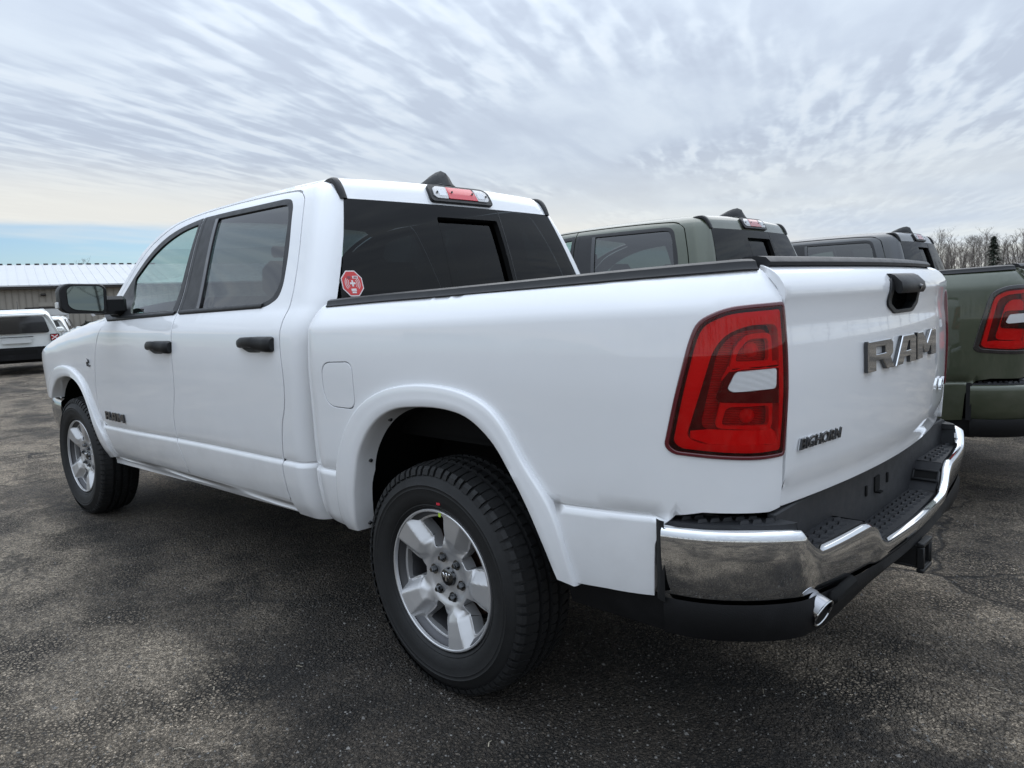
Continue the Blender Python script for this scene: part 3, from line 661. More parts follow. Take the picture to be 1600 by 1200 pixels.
        # run channel beside the rear glass and the belt seal
        mb = panel(doorS, [(1.772, 1.357), (1.742, 1.357), (1.840, 1.81), (1.870, 1.81)], (), .04, .004, .01); part('glass_channel', mk(mb), 'gloss_black', rd[k])
        mb = MB()
        for x0, x1, za, zb in ((2.93, 2.01, 1.318, 1.341), (1.945, 1.12, 1.342, 1.357)):
            b2 = MB(); T = np.linspace(0, 1, 16); b2.grid(np.array([[lift(doorS, [(x0 + (x1 - x0) * t, za + (zb - za) * t + dz_)], o)[0] for dz_, o in ((-.012, .001), (-.009, .007), (.004, .009), (.010, .004))] for t in T]))
            part('belt_seal', mk(b2), 'grey_trim', fd[k] if x0 > 2.5 else rd[k], 60)
        # pull handles: pad, grip that narrows forward, lock cap
        for xo, zo, par in ((0, 0, rd[k]), (1.024, -.027, fd[k])):
            mb = panel(doorS, rnd([(1.238 + xo, 1.185 + zo), (1.225 + xo, 1.212 + zo), (1.15 + xo, 1.224 + zo), (1.06 + xo, 1.222 + zo), (1.05 + xo, 1.162 + zo), (1.16 + xo, 1.160 + zo)], .02), (), .03, .004, .01)
            rows = []
            for x, zc_, hh, yo, th in ((1.250, 1.193, .006, .006, .006), (1.240, 1.194, .012, .016, .010), (1.215, 1.197, .019, .030, .014), (1.17, 1.202, .023, .043, .013), (1.11, 1.206, .022, .050, .010), (1.062, 1.205, .023, .051, .011), (1.048, 1.198, .031, .044, .022), (.985, 1.196, .033, .038, .026), (.958, 1.196, .033, .034, .026), (.945, 1.196, .026, .022, .02)):
                b0 = doorS(x + xo, zc_ + zo); rows.append([(x + xo, b0[1] + yo - th + th * max(-.6, math.cos(a)), b0[2] + hh * math.copysign(abs(math.sin(a)) ** .7, math.sin(a))) for a in np.linspace(0, 2 * math.pi, 14, endpoint=False)])
            b2 = MB(); b2.grid(np.array(rows), closev=True); b2.add(rows[0], [tuple(range(14))]); b2.add(rows[-1], [tuple(reversed(range(14)))])
            b2.v += mb.v; o = len(b2.v) - len(mb.v); b2.f += [tuple(i + o for i in f) for f in mb.f]; b2.m += mb.m
            part('door_handle', mk(b2), 'black_trim', par, 40)
    # ---- front wings with bonnet, sills
    ffl = halfway(GO, GI, .35); lo_ = [tuple(q) for q in ffl]
    wing = [(4.50, .785), (4.50, .90), (4.47, 1.05), (4.40, FT(4.40) - .004)] + [(x, float(FT(x)) - .002) for x in np.linspace(4.3, 3.36, 14)] + [(3.28, 1.335), (3.15, 1.352), (3.03, 1.327), (2.966, 1.304)] + [(x + .0115, z) for x, z in reversed(FSEAM)] + lo_
    wg = both('front_wing', panel(wingS, wing, (), .03), PAINT, root)
    rows = []
    for x in np.linspace(3.22, 4.44, 20):
        z = float(FT(x)) - .004; y0 = float(wingS(x, z)[1]); rows.append([(x + .12 * (1 - t * t) * sm(3.6, 4.44, x), y0 * t, z + (.105 - .045 * sm(3.9, 4.44, x)) * (1 - abs(t) ** 2.6)) for t in np.linspace(-1, 1, 25)])
    mb = MB(); mb.grid(np.array(rows)); bo = part('bonnet', mb, PAINT, root, 60)
    if detail:
        for q in range(3):                                    # three short dark slots on the bonnet flank
            for sgn in (1, -1):
                x = 3.50 + .11 * q; y0 = float(wingS(x, float(FT(x)) - .004)[1]); hz = lambda t: float(FT(x)) - .004 + .105 * (1 - abs(t) ** 2.6)
                mb = MB(); t0, t1 = .90, .83; mb.grid(np.array([[(x + .038 * a - .02 * b, sgn * y0 * (t0 + (t1 - t0) * b), hz(t0 + (t1 - t0) * b) + .004) for b in (0, .5, 1)] for a in (0, 1)]), flip=sgn < 0); part('bonnet_slot', mb, 'badge_dark', bo)
        sw = []
        for i in range(3):
            a0 = i * 120; sw.append([(math.cos(R(a0 + a)) * r, math.sin(R(a0 + a)) * r) for a, r in ((0, .010), (25, .019), (60, .026), (100, .031), (85, .023), (60, .016), (30, .007))])
        c = doorS(3.235, 1.05); me = curve_mesh('wing_emblem', sw, .003, .001, 'badge_dark', frame((3.235, c[1] + .004, 1.05), (-1, 0, 0), (0, .1, 1))); obj('wing_emblem', me, wg[0])
        c = doorS(2.90, .735); L = ram_letters(.30, .052, .055)
        me = [curve_mesh('name_badge', pl, .004, .0, 'badge_dark', frame((3.045 - dx_, c[1] + .006, .709), (-1, 0, 0), (0, .05, 1))) for dx_, pl in L]
        for m_ in me: obj('badge_letter', m_, fd[0])
    # inner wing and front end
    mb = MB(); mb.box((4.45, 0, .95), (.16, 1.50, .36), .05); part('grille', mb, 'gloss_black', root)
    mb = MB()
    for i in range(7): mb.box((4.535, 0, .83 + i * .04), (.02, 1.05, .016), .004)
    part('grille_bar', mb, PAINT, root)
    mb = MB(); mb.box((4.43, .74, 1.02), (.20, .30, .15), .04); both('headlight', mb, 'lens_clear', root)
    pl = [(3.98, .965), (4.2, .955), (4.36, .915), (4.50, .80), (4.58, .60), (4.64, 0)]; pl = spl(pl + [(x, -y) for x, y in reversed(pl[:-1])], 5)
    A = []
    for x, y in pl:
        n = np.array((x - 3.4, y * 1.3)); n /= np.linalg.norm(n); A.append([(x + n[0] * o, y + n[1] * o, z) for o, z in ((-.06, .765), (-.012, .772), (.012, .752), (.016, .70), (.010, .60), (-.01, .54), (-.05, .50))])
    mb = MB(); mb.grid(np.array(A)); part('front_bumper', mb, 'dull_chrome' if chrome_bumper else PAINT, root, 50)
    mb = MB(); mb.box((4.35, 0, .45), (.4, 1.7, .16), .05); part('air_dam', mb, 'dusty_black', root)
    sill = [(3.245, .500), (3.14, .500), (2.6, .500), (2.01, .520), (1.5, .528), (.984, .535), (.984, .450), (1.5, .436), (2.4, .415), (3.24, .393)]
    mbs = panel(lambda a, b: doorS(a, b) + np.stack([0 * a, .006 * sm(.50, .47, b) - .012 * np.exp(-((b - (.478 - .015 * (a - 1))) / .006) ** 2), 0 * a], -1), sill, (), .014, -.011, .05)
    both('sill_panel', mbs, PAINT, root)
    # ---- load bed sides
    arch = [tuple(q) for q in reversed(halfway(FO, FI, .35))]
    bed = spl([(.622, 1.357), (.66, 1.350), (.69, 1.315), (.700, 1.25), (.712, 1.1), (.72, .92), (.73, .84), (.74, .69), (.742, .60), (.737, .50)], 4) + [(.60, .478)] + arch + [(-.70, .545), (-.816, .556), (-.824, .70), (-.838, .752), (-.87, .782), (-.93, .795), (-1.02, .793), (-1.11, .790), (-1.156, .797), (-1.160, .86), (-1.158, .928)]
    lampi = np.array(LAMP); order = lampi                     # walk round the lamp on its front side
    i0 = int(np.argmin(np.hypot(lampi[:, 0] + 1.158, lampi[:, 1] - .932))); i1 = int(np.argmin(np.hypot(lampi[:, 0] + 1.163, lampi[:, 1] - 1.306)))
    seq = []; i = i0
    while True:
        seq.append(tuple(lampi[i])); 
        if i == i1: break
        i = (i - 1) % len(lampi)
    cen = np.array((-1.01, 1.11)); seq = [tuple(np.array(q) + (np.array(q) - cen) / np.linalg.norm(np.array(q) - cen) * .003) for q in seq]
    bed += seq + [(-1.172, 1.318), (-1.170, 1.36), (-1.160, 1.385), (-1.14, 1.400), (-1.05, 1.4035), (-.94, 1.400), (-.6, 1.389), (-.1, 1.375)]
    LW = [[(s, float(zline(s)) + o) for s in L] for L in (np.linspace(-.818, -.575, 12), np.linspace(.56, .735, 8)) for o in (.009, .0045, .001, -.003, -.007, -.018, -.024)] + [[(s, zz - .027 * (s + 1)) for s in np.linspace(-.95, .66, 40)] for zz in (1.285, 1.30, 1.315, 1.335)]
    fuel = rnd([(.590, 1.130), (.392, 1.138), (.392, .966), (.585, .966)], [.055, .045, .045, .075], 7)
    fo_ = gro(fuel, .055)
    bd = both('bed_side', panel(bedS, bed, [fo_], .03, lines=LW), PAINT, root)
    part('fuel_door', panel(bedS, shr(fuel, .02), (), .03, .0, .015), PAINT, bd[0])
    # ---- wheel-arch flares
    def flare(S, O, I, name):
        def base(c):
            p = S(c[0], c[1]); return p + np.array((0, -float(pinch(p[0], p[2])), 0))
        A = halfway(O, O, 0, 64); B = halfway(I, I, 0, 64); rows = []
        for a, b in zip(A, B):
            q = []
            for f, o in ((-.01, -.02), (0.0, .003), (.02, .011), (.055, .0165), (.10, .018), (.35, .0195), (.6, .022), (.92, .025), (.975, .022), (1.0, .016)):
                c = a * (1 - f) + b * f; p = base(c); q.append(p + np.array((0, o, 0)))
            p = q[-1]; yv = S(b[0], b[1])[1]
            d2 = np.array((b[0] - a[0], 0, b[1] - a[1])); d2 /= np.linalg.norm(d2)
            q.append(p + np.array((0, -.03, 0)) + d2 * .003); q.append(np.array((p[0], yv - .055, p[2])) + d2 * .010); q.append(np.array((p[0], yv - .058, p[2])) - d2 * .03)
            rows.append(q)
        mb = MB(); mb.grid(np.array(rows)); mb.add(rows[0], [tuple(range(len(rows[0])))]); mb.add(rows[-1], [tuple(reversed(range(len(rows[0]))))])
        r = both(name, mb, PAINT, root, 50)
        return r, rows
    fl, rr = flare(bedS, FO, FI, 'rear_arch_flare')
    for i in (63 - 1, 63 - 12, 63 - 21):                       # trim clips on the turned-in lip
        q = rr[i]; p = (q[-3] + q[-2]) / 2; d2 = np.array(q[-3]) - np.array(q[-2]); mb = MB()
        n = np.array((-(1 if i < 99 else 1), 0, -.25)); n /= np.linalg.norm(n); mb.tube([p - n * .002, p + n * .006], [.0085, .0065], 10)
        for k in (0, 1): part('trim_clip', mb if k == 0 else mb.mirror(), 'badge_dark', fl[k])
    flare(wingS, GO, GI, 'front_arch_flare')
    # ---- rail caps
    def railpts():
        return [(s, z) for s, z in spl([(.632, 1.355), (.3, 1.366), (-.1, 1.375), (-.6, 1.389), (-.94, 1.400), (-1.05, 1.4035), (-1.135, 1.4035)], 5)]
    rows = []
    for s, z in railpts():
        p = bedS(s, z - .004); c = bedS(s, 1.2); nrm = lift(bedS, [(s, 1.2)], 1.0)[0] - c; nrm[2] = 0; nrm /= np.linalg.norm(nrm); p = p + np.array((0, 0, .004))
        rows.append([bedS(s, z - .015) + nrm * .002, bedS(s, z - .012) + nrm * .006, bedS(s, z - .005) + nrm * .009] + [p + nrm * o + np.array((0, 0, h)) for o, h in ((.006, .008), (-.008, .014), (-.06, .015), (-.075, .008), (-.078, -.03))])
    mb = MB(); mb.grid(np.array(rows), flip=True); mb.add(rows[0], [tuple(reversed(range(8)))]); mb.add(rows[-1], [tuple(range(8))]); both('bed_rail_cap', mb, 'grey_trim', root, 40)
    # ---- tailgate
    tg_out = rnd([(.766, .792), (.770, .93), (.772, 1.2), (.774, 1.34), (.775, 1.402), (-.775, 1.402), (-.774, 1.34), (-.772, 1.2), (-.770, .93), (-.766, .792)], [.01, .1, .1, .05, .02, .02, .05, .1, .1, .01])
    hx = .02
    pocket = rnd([(hx + .088, 1.256), (hx + .145, 1.280), (hx + .146, 1.305), (hx + .128, 1.352), (hx - .128, 1.352), (hx - .146, 1.305), (hx - .145, 1.280), (hx - .088, 1.256)], .012)
    tg = part('tailgate', panel(tgS, tg_out, [pocket], .03, sg=1 if False else -1), PAINT, root)
    gro2 = lambda P, d: [tuple(np.array(q) + (np.array(q) - np.array((hx, 1.305))) * d) for q in P]
    hd = part('tailgate_handle', panel(tgS, gro2(pocket, .07), [shr(pocket, .10)], .02, .006, .03), 'black_trim', tg)
    P0 = lift(tgS, shr(pocket, .08), 0); P1 = P0 + np.array((.055, 0, 0)); mb = MB(); k = len(P0)
    mb.add(np.vstack([P0, P1]), [(i, (i + 1) % k, (i + 1) % k + k, i + k) for i in range(k)]); mb.add(P1, [tuple(range(k))]); part('handle_pocket', mb, 'chassis_black', hd)
    rows = []
    for y in np.linspace(hx - .122, hx + .122, 13):
        e = abs(y - hx) / .122; sh = 1 - .0 * e; b0 = lambda z, o: tuple(tgS(y, z) + np.array((-o * (1 - .25 * e ** 4), 0, 0)))
        rows.append([b0(1.372, -.002), b0(1.372, .012), b0(1.366, .024), b0(1.345, .036), b0(1.325, .038), b0(1.312, .032), b0(1.312, .020), b0(1.325, .006)])
    mb = MB(); mb.grid(np.array(rows), closev=True); mb.add(rows[0], [tuple(reversed(range(8)))]); mb.add(rows[-1], [tuple(range(8))])
    part('handle_grip', mb, 'black_trim', hd, 45)
    mb = MB(); c = tgS(hx - .02, 1.335); mb.tube([c + np.array((-.034, 0, -.004)), c + np.array((-.042, 0, -.008))], .008, 12); part('camera_eye', mb, 'gloss_black', hd)
    if chrome_bumper or True:
        L = ram_letters(.70, .088)
        for dx_, pl in L:
            yc = .366 - dx_ - .1; c = tgS(yc, 1.137); slope = 2 * CR * yc / YT ** 2
            me = curve_mesh('letter', pl, .004, .0028, ['chrome', 'badge_dark'], frame((c[0] - .0075 + slope * .1, .366 - dx_, 1.094), (-slope, -1, 0), (.02, 0, 1)), 1); obj('raised_letter', me, tg)
        c = tgS(.62, .945); slope = 2 * CR * .62 / YT ** 2
        me = text_mesh('trim_badge', 'BIGHORN', .040, .003, 'badge_dark', frame((c[0] - .006 + slope * .107, .727, .933), (-slope, -1, 0), (-.02, 0, 1)), .22, .0003, 1.05, .0)
        xs = np.array([v.co.y for v in me.vertices]); k_ = .222 / (xs.max() - xs.min())
        for v in me.vertices:
            v.co.y = .727 + (v.co.y - .727) * k_; v.co.x = v.co.x
        tb = obj('trim_badge', me, tg)
        me = text_mesh('badge_outline', 'BIGHORN', .040, .0012, 'chrome', frame((c[0] - .003 + slope * .107, .727, .933), (-slope, -1, 0), (-.02, 0, 1)), .22, .0003, 1.05, .0016)
        for v in me.vertices: v.co.y = .727 + (v.co.y - .727) * k_
        obj('badge_outline', me, tg)
        c = tgS(-.55, .95); slope = 2 * CR * -.55 / YT ** 2
        me = text_mesh('drive_badge', '4X4', .052, .004, 'chrome', frame((c[0] - .008 + slope * .05, -.50, .945), (-slope, -1, 0), (-.02, 0, 1)), .35, .001, 1.0, .001); obj('drive_badge', me, tg)
    rows = []
    for y in np.linspace(-.745, .745, 25):
        x = -(XT + CR * (1 - (y / YT) ** 2)); rows.append([(x + o, y, z) for o, z in ((.052, 1.399), (.050, 1.409), (.062, 1.421), (.085, 1.425), (.12, 1.424), (.13, 1.415), (.13, 1.39))])
    mb = MB(); mb.grid(np.array(rows), flip=False); mb.add(rows[0], [tuple(range(7))]); mb.add(rows[-1], [tuple(reversed(range(7)))]); part('tailgate_cap', mb, 'grey_trim', tg, 40)
    mb = panel(lambda a, b: tgS(a, b) + np.array((.16, 0, 0)), tg_out, (), .12, 0, 0); part('tailgate_inner', mb, PAINT, tg)
    # ---- tail lights
    LC = np.array((-1.03, 1.11))
    def lscale(P, fx, fy=None): fy = fy or fx; return [tuple(LC + (np.array(q) - LC) * (fx, fy)) for q in P]
    lampout = lift
    rev = rnd([(-1.122, 1.150), (-1.008, 1.146), (-.988, 1.106), (-1.000, 1.098), (-1.119, 1.102)], .010)
    revh = [tuple(q) for q in (np.array(rev) + (np.array(rev) - np.mean(rev, 0)) * .05)]
    inner = rnd([(-1.140, 1.258), (-1.04, 1.258), (-.985, 1.238), (-.955, 1.200), (-.895, .985), (-.93, .968), (-1.140, .958)], .03)
    red = lamp == 'red'
    kids = [('lamp_bowl', 'bowl_dark', lscale(LAMP, .985), (), -.034, 0)]
    if red:
        kids += [('light_band', 'bowl_band', lscale(LAMP, .90, .92), [inner], -.002, .028),
                 ('inner_bowl', 'bowl_ribbed', rnd([(-1.128, 1.246), (-1.05, 1.246), (-1.00, 1.232), (-.968, 1.195), (-.925, 1.000), (-1.128, .990)], .028), (), -.030, 0),
                 ('bulb_panel', 'bowl_band', rnd([(-1.118, 1.236), (-1.04, 1.234), (-1.008, 1.205), (-.958, 1.008), (-1.118, .998)], .02), [rnd([(-1.108, 1.225), (-1.045, 1.225), (-1.018, 1.200), (-1.005, 1.168), (-1.108, 1.168)], .015), rnd([(-1.108, 1.060), (-.985, 1.060), (-.972, 1.012), (-1.108, 1.008)], .015)], -.009, .012),
                 ('reverse_frame', 'bowl_dark', rnd([(-1.150, 1.156), (-.994, 1.152), (-.962, 1.074), (-1.150, 1.064)], .015), (), -.004, .02)]
    else:
        kids += [('light_band', 'bowl_band', lscale(LAMP, .82, .86), [lscale(LAMP, .70, .77)], -.006, .02), ('inner_bowl', 'bowl_band', rnd([(-1.12, 1.225), (-1.03, 1.225), (-.995, 1.20), (-.945, 1.01), (-1.12, 1.0)], .03), (), -.016, .004),
                 ('reverse_frame', 'lens_black', rnd([(-1.150, 1.165), (-.990, 1.165), (-.966, 1.075), (-1.150, 1.062)], .02), (), -.004, .01)]
    tl = both('tail_light', panel(bedS, LAMP, [lscale(LAMP, .975, .98)] if red else [lscale(LAMP, .90, .92)], .02, .005, .04, round_=.004), 'lens_border' if red else 'lens_black', root)
    for nm, mm, pl, hl, of, dp in kids:
        mbk = panel(bedS, pl, list(hl), .022, of, dp)
        for k in (0, 1): part(nm, mbk if k == 0 else mbk.mirror(), mm, tl[k])
    # sloping shelves that catch the sky, small bulbs, screw heads
    def shelf(pts, d0, d1, nm, m_):
        A = np.stack([lift(bedS, [(s_, za) for s_, za, zb in pts], d0), lift(bedS, [(s_, zb) for s_, za, zb in pts], d1)], 1); mbk = MB(); mbk.grid(A, flip=True)
        for k in (0, 1): part(nm, mbk if k == 0 else mbk.mirror(), m_, tl[k], 60)
    shelf([(-1.146, .986, .962), (-1.12, 1.000, .962), (-1.02, 1.000, .965), (-.945, 1.004, .970), (-.905, 1.000, .984)], -.014, -.0012, 'bright_bar', 'bowl_bright')
    if red:
        shelf([(-1.140, 1.168, 1.150), (-1.09, 1.166, 1.150), (-1.03, 1.166, 1.151), (-.992, 1.160, 1.146), (-.975, 1.130, 1.125)], -.012, -.001, 'shelf', 'bowl_bright')
        for s_, z_ in ((-1.062, 1.197), (-1.048, 1.032)):
            b0 = lift(bedS, [(s_, z_)], -.030)[0]; c2 = lift(bedS, [(s_, z_)], -.010)[0]; mbk = MB(); mbk.tube([b0, b0 * .5 + c2 * .5, c2], [.020, .015, .004], 10)
            for k in (0, 1): part('bulb', mbk if k == 0 else mbk.mirror(), 'bowl_bright', tl[k])
    for nm, mm, pl, hl, of, dp in (('outer_lens', 'glass_red', lscale(LAMP, .982, .986) if red else lscale(LAMP, .92, .94), [revh], .004, 0), ('reverse_lens', 'lens_clear', rev, [], .003, .006)):
        mbk = panel(bedS, pl, list(hl), .022, of, dp)
        for k in (0, 1): part(nm, mbk if k == 0 else mbk.mirror(), mm, tl[k])
    # ---- rear bumper
    half = [(-.885, .992, .757, .578), (-.96, .978, .758, .577), (-1.03, .945, .758, .577), (-1.09, .905, .758, .578), (-1.135, .868, .757, .580), (-1.163, .835, .755, .581), (-1.176, .812, .750, .580), (-1.190, .765, .694, .578), (-1.205, .62, .690, .568), (-1.217, .42, .687, .557), (-1.220, .385, .645, .555), (-1.222, .352, .603, .552), (-1.232, .18, .600, .550), (-1.235, 0, .599, .550)]
    half = [(a, b, c, d - .022) for a, b, c, d in half]
    full = half + [(x, -y, a, b) for x, y, a, b in reversed(half[:-1])]
    P2 = []
    for i in range(len(full) - 1):
        n = 4 if abs(full[i][2] - full[i + 1][2]) < .02 else 6
        for t in np.linspace(0, 1, n, endpoint=False): P2.append(tuple(np.array(full[i]) * (1 - t) + np.array(full[i + 1]) * t))
    P2.append(full[-1]); P2 = np.array(P2); K = np.ones(5) / 5
    for _ in range(2):                                          # soften the plan curve only
        q = P2.copy()
        q[2:-2, :2] = sum(P2[i:len(P2) - 4 + i, :2] for i in range(5)) / 5; P2[:, :2] = q[:, :2]
    tg2 = np.gradient(P2[:, :2], axis=0); nn = np.stack([tg2[:, 1], -tg2[:, 0]], 1); nn /= np.linalg.norm(nn, axis=1)[:, None]
    if nn[len(nn) // 2][0] > 0: nn = -nn
    rows = []; lip = []
    for (x, y, zt, zb), n in zip(P2, nn):
        H = zt - zb; rows.append([(x + n[0] * o, y + n[1] * o, zb + H * f) for o, f in ((-.06, -.02), (-.030, .0), (-.020, .05), (-.008, .3), (.002, .6), (.006, .86), (.003, .955))] + [(x + n[0] * o, y + n[1] * o, zt + dz_) for o, dz_ in ((-.003, -.003), (-.012, .0015), (-.022, .001), (-.030, -.004), (-.032, -.02))])
    mb = MB(); mb.grid(np.array(rows)); bm_ = 'chrome' if chrome_bumper else PAINT
    if chrome_bumper:
        cn = bpy.data.materials.get('chrome')
    rb = part('rear_bumper', mb, bm_, root, 38)
    # black end caps, valance under the chrome
    mb = MB()
    for sgn in (1, -1):
        mb.grid(np.array([[(-.862 - .03 * j, sgn * (.978 + .012 * math.sin(j * 1.57)), z) for z in (.560, .60, .70, .762, .772)] for j in (0, .5, 1)]), flip=sgn > 0)
        part('end_cap', mb, 'black_trim', rb); mb = MB()
    rows = []
    for (x, y, zt, zb), n in zip(P2, nn):
        dr = .068 * sm(.25, .75, abs(y)) + .028; rows.append([(x + n[0] * o, y + n[1] * o, z) for o, z in ((-.014, zb + .012), (-.006, zb - .01), (-.010, zb - dr * .6), (-.022, zb - dr * .9), (-.05, zb - dr))])
    mb = MB(); mb.grid(np.array(rows), flip=True); part('lower_valance', mb, 'dusty_black', rb, 40)
    # step pads at three heights, risers and the back wall
    def pad(zt, ya, yb, xin, inner=None):
        I = [i for i in range(len(P2)) if min(ya, yb) <= P2[i][1] <= max(ya, yb)]
        return [(P2[i][0] - nn[i][0] * .028, P2[i][1] - nn[i][1] * .028) for i in I]
    pads = []
    mb = MB(); tread = []
    def addpad(poly, z):
        P = [(x, y, z) for x, y in poly]
        flat(P, .02, (0, 0, 1), 0, mb)
        pads.append((np.array(poly), z))
    e = pad(0, .815, 1.2, 0)
    for sgn in (1, -1):
        c = [(x, y) for x, y in pad(0, .80, 1.2, 0)]
        addpad([(x, sgn * y) for x, y in c + [(-1.09, .79), (-1.06, .80), (-.98, .85), (-.89, .90)]][::sgn], .766)
        s2 = pad(0, .43, .80, 0); addpad([(x, sgn * y) for x, y in s2 + [(-1.10, .44), (-1.10, .80)]][::sgn], .684)
    s3 = pad(0, -.345, .345, 0); addpad(s3 + [(-1.10, -.345), (-1.10, .345)], .594)
    st = part('step_pad', mb, 'step_plastic', rb)
    mb = MB()
    mb.box((-1.092, 0, .684), (.024, 1.63, .20), .004)          # wall behind the steps
    for sgn in (1, -1):
        mb.add([(-1.10, sgn * .425, .684), (-1.192, sgn * .425, .684), (-1.20, sgn * .345, .594), (-1.10, sgn * .345, .594)], [(0, 1, 2, 3)], 0, sgn < 0)
        mb.add([(-1.10, sgn * .806, .766), (-1.150, sgn * .800, .766), (-1.165, sgn * .775, .684), (-1.10, sgn * .785, .684)], [(0, 1, 2, 3)], 0, sgn < 0)
    part('step_riser', mb, 'step_plastic', rb, 0)
    # lozenge tread on the pads
    mb = MB()
    for poly, z in pads:
        lo, hi = poly.min(0), poly.max(0); d = .031; j = 0
        for a in np.arange(lo[0] + .012, hi[0], d * .72):
            j += 1
            for b in np.arange(lo[1] + .014 + (d * .75 if j % 2 else 0), hi[1], d * 1.5):
                pts = np.array([(a + .015 * u, b + .020 * v) for u, v in ((1, 0), (-1, 0), (0, 1), (0, -1))])
                if inpoly(pts, poly).all():
                    q = [(a + .0095 * u, b + .0155 * v) for u, v in ((1, .25), (.25, 1), (-1, -.25 + .0), (-.25, -1))]; q = [(a + .012, b + .004), (a + .003, b + .020), (a - .012, b - .004), (a - .003, b - .020)]
                    A_ = [(x, y, z + .0002) for x, y in q]; B_ = [(a + (x - a) * .72, b + (y - b) * .72, z + .0085) for x, y in q]
                    mb.add(A_ + B_, [(4, 5, 6, 7)] + [(i, (i + 1) % 4, (i + 1) % 4 + 4, i + 4) for i in range(4)])
    bm2 = mb; part('step_tread', bm2, 'step_plastic', rb, 0, kind='stuff')
    # trailer socket in the right riser, plate bracket slots in the wall
    mb = MB(); n_ = np.array((0, .78, .62)); rot = Matrix.Rotation(R(-38), 3, 'X')
    for cx_, sx, cz_, sz in ((-1.148, .086, .038 / 2, .008), (-1.148, .086, -.038 / 2, .008), (-1.108, .007, 0, .04), (-1.189, .007, 0, .04)):
        c = np.array((cx_, -.381, .643)) + np.array((0, -cz_ * .66, cz_ * .75)); mb.box(c, (sx, .010, sz), .002, rot=Matrix.Rotation(R(41), 3, 'X'))
    part('socket_frame', mb, 'grey_trim', rb)
    mb = MB(); mb.box((-1.148, -.382, .642), (.078, .005, .032), 0, rot=Matrix.Rotation(R(41), 3, 'X')); part('trailer_socket', mb, 'chassis_black', rb)
    mb = MB()
    for y, h in ((.135, .034), (-.08, .034)): mb.box((-1.106, y, .692), (.006, .014, h), .002)
    mb.box((-1.106, .03, .695), (.005, .05, .05), .002); mb.box((-1.112, .03, .668), (.02, .03, .006), .001)
    part('plate_bracket', mb, 'chassis_black', rb)
    mb = MB(); mb.box((-1.196, .61, .545), (.030, .17, .036), .012); part('bumper_hole', mb, 'chassis_black', rb)
    # ---- hitch, exhaust
    mb = MB()
    for o, s in (((0, .034), (.076, .008)), ((0, -.034), (.076, .008)), ((.034, 0), (.008, .06)), ((-.034, 0), (.008, .06))): mb.box((-1.12, o[0], .475 + o[1]), (.26, s[0], s[1]), .002)
    for o, s in (((0, .042), (.10, .014)), ((0, -.042), (.10, .014)), ((.042, 0), (.014, .07)), ((-.042, 0), (.014, .07))): mb.box((-1.243, o[0], .475 + o[1]), (.022, s[0], s[1]), .003)
    mb.box((-.98, 0, .475), (.07, 1.2, .07), .01); part('hitch_receiver', mb, 'black_trim', root)
    ax = np.array((-.92, .10, -.38)); ax /= np.linalg.norm(ax); c0 = np.array((-1.190, .730, .522)); rows = []
    u1 = np.cross(ax, (0, 0, 1)); u1 /= np.linalg.norm(u1); u2 = np.cross(u1, ax)
    for t, r in ((-.35, .034), (-.10, .037), (.0, .039), (.004, .0385), (.002, .0345), (-.2, .033)):
        rows.append([c0 + ax * t + u1 * r * math.cos(a) + u2 * r * math.sin(a) for a in np.linspace(0, 2 * math.pi, 28, endpoint=False)])
    mb = MB(); mb.grid(np.array(rows), closev=True, flip=True); xt_ = part('exhaust_tip', mb, 'tip_chrome', root, 35); mb = MB(); mb.tube([c0 + ax * .003 + u1 * .0375 * math.cos(a) + u2 * .0375 * math.sin(a) for a in np.linspace(0, 2 * math.pi, 33)], .0026, 6, caps=False); part('rolled_edge', mb, 'chrome', xt_)
    mb = MB(); mb.add([c0 + ax * -.004 + u1 * .0345 * math.cos(a) + u2 * .0345 * math.sin(a) for a in np.linspace(0, 6.283, 16, endpoint=False)], [tuple(range(16))]); mb.tube([c0 + ax * -.12, (-.75, .52, .50), (.2, .50, .42)], .035, 10); part('exhaust_pipe', mb, 'chassis_black', root)
    # black filler below the bed behind the wheel
    mb = MB(); mb.grid(np.array([[(x, y, z) for y, z in ((.955, .565), (.948, .50), (.935, .455), (.88, .445))] for x in np.linspace(-.545, -.90, 6)]), flip=False); both('lower_filler', mb, 'dusty_black', root)
    # ---- load bed
    mb = MB(); mb.box((-.20, 0, .86), (1.75, 1.6, .03)); mb.box((.655, 0, 1.05), (.03, 1.60, .50)); part('bed_floor', mb, 'chassis_black', root)
    mb = MB(); mb.box((-.18, .80, 1.12), (1.60, .04, .50)); both('bed_wall', mb, 'chassis_black', root)
    # ---- underside
    mb = MB(); mb.box((2.15, 0, .56), (2.8, 1.72, .10), .02); mb.box((-.25, 0, .72), (1.7, 1.0, .16), .02)
    for s in (1, -1): mb.box((1.72, s * .46, .47), (5.1, .09, .15), .01)
    mb.box((1.2, .30, .46), (1.5, .5, .22), .05); mb.tube([(0, -.75, .40), (0, .75, .40)], .045, 12); mb.tube([(0, -.12, .40), (0, .12, .40)], [.12, .12], 14); mb.tube([(3.672, -.75, .40), (3.672, .75, .40)], .04, 10); mb.box((4.1, 0, .6), (.6, 1.3, .4), .05); mb.box((3.6, 0, .85), (1.3, 1.2, .4), .05)
    mb.box((-.62, .70, .62), (.04, .46, .30), .01); mb.box((3.06, .74, .52), (.05, .24, .22), .02); mb.box((3.06, -.74, .52), (.05, .24, .22), .02)
    part('chassis', mb, 'chassis_black', root)
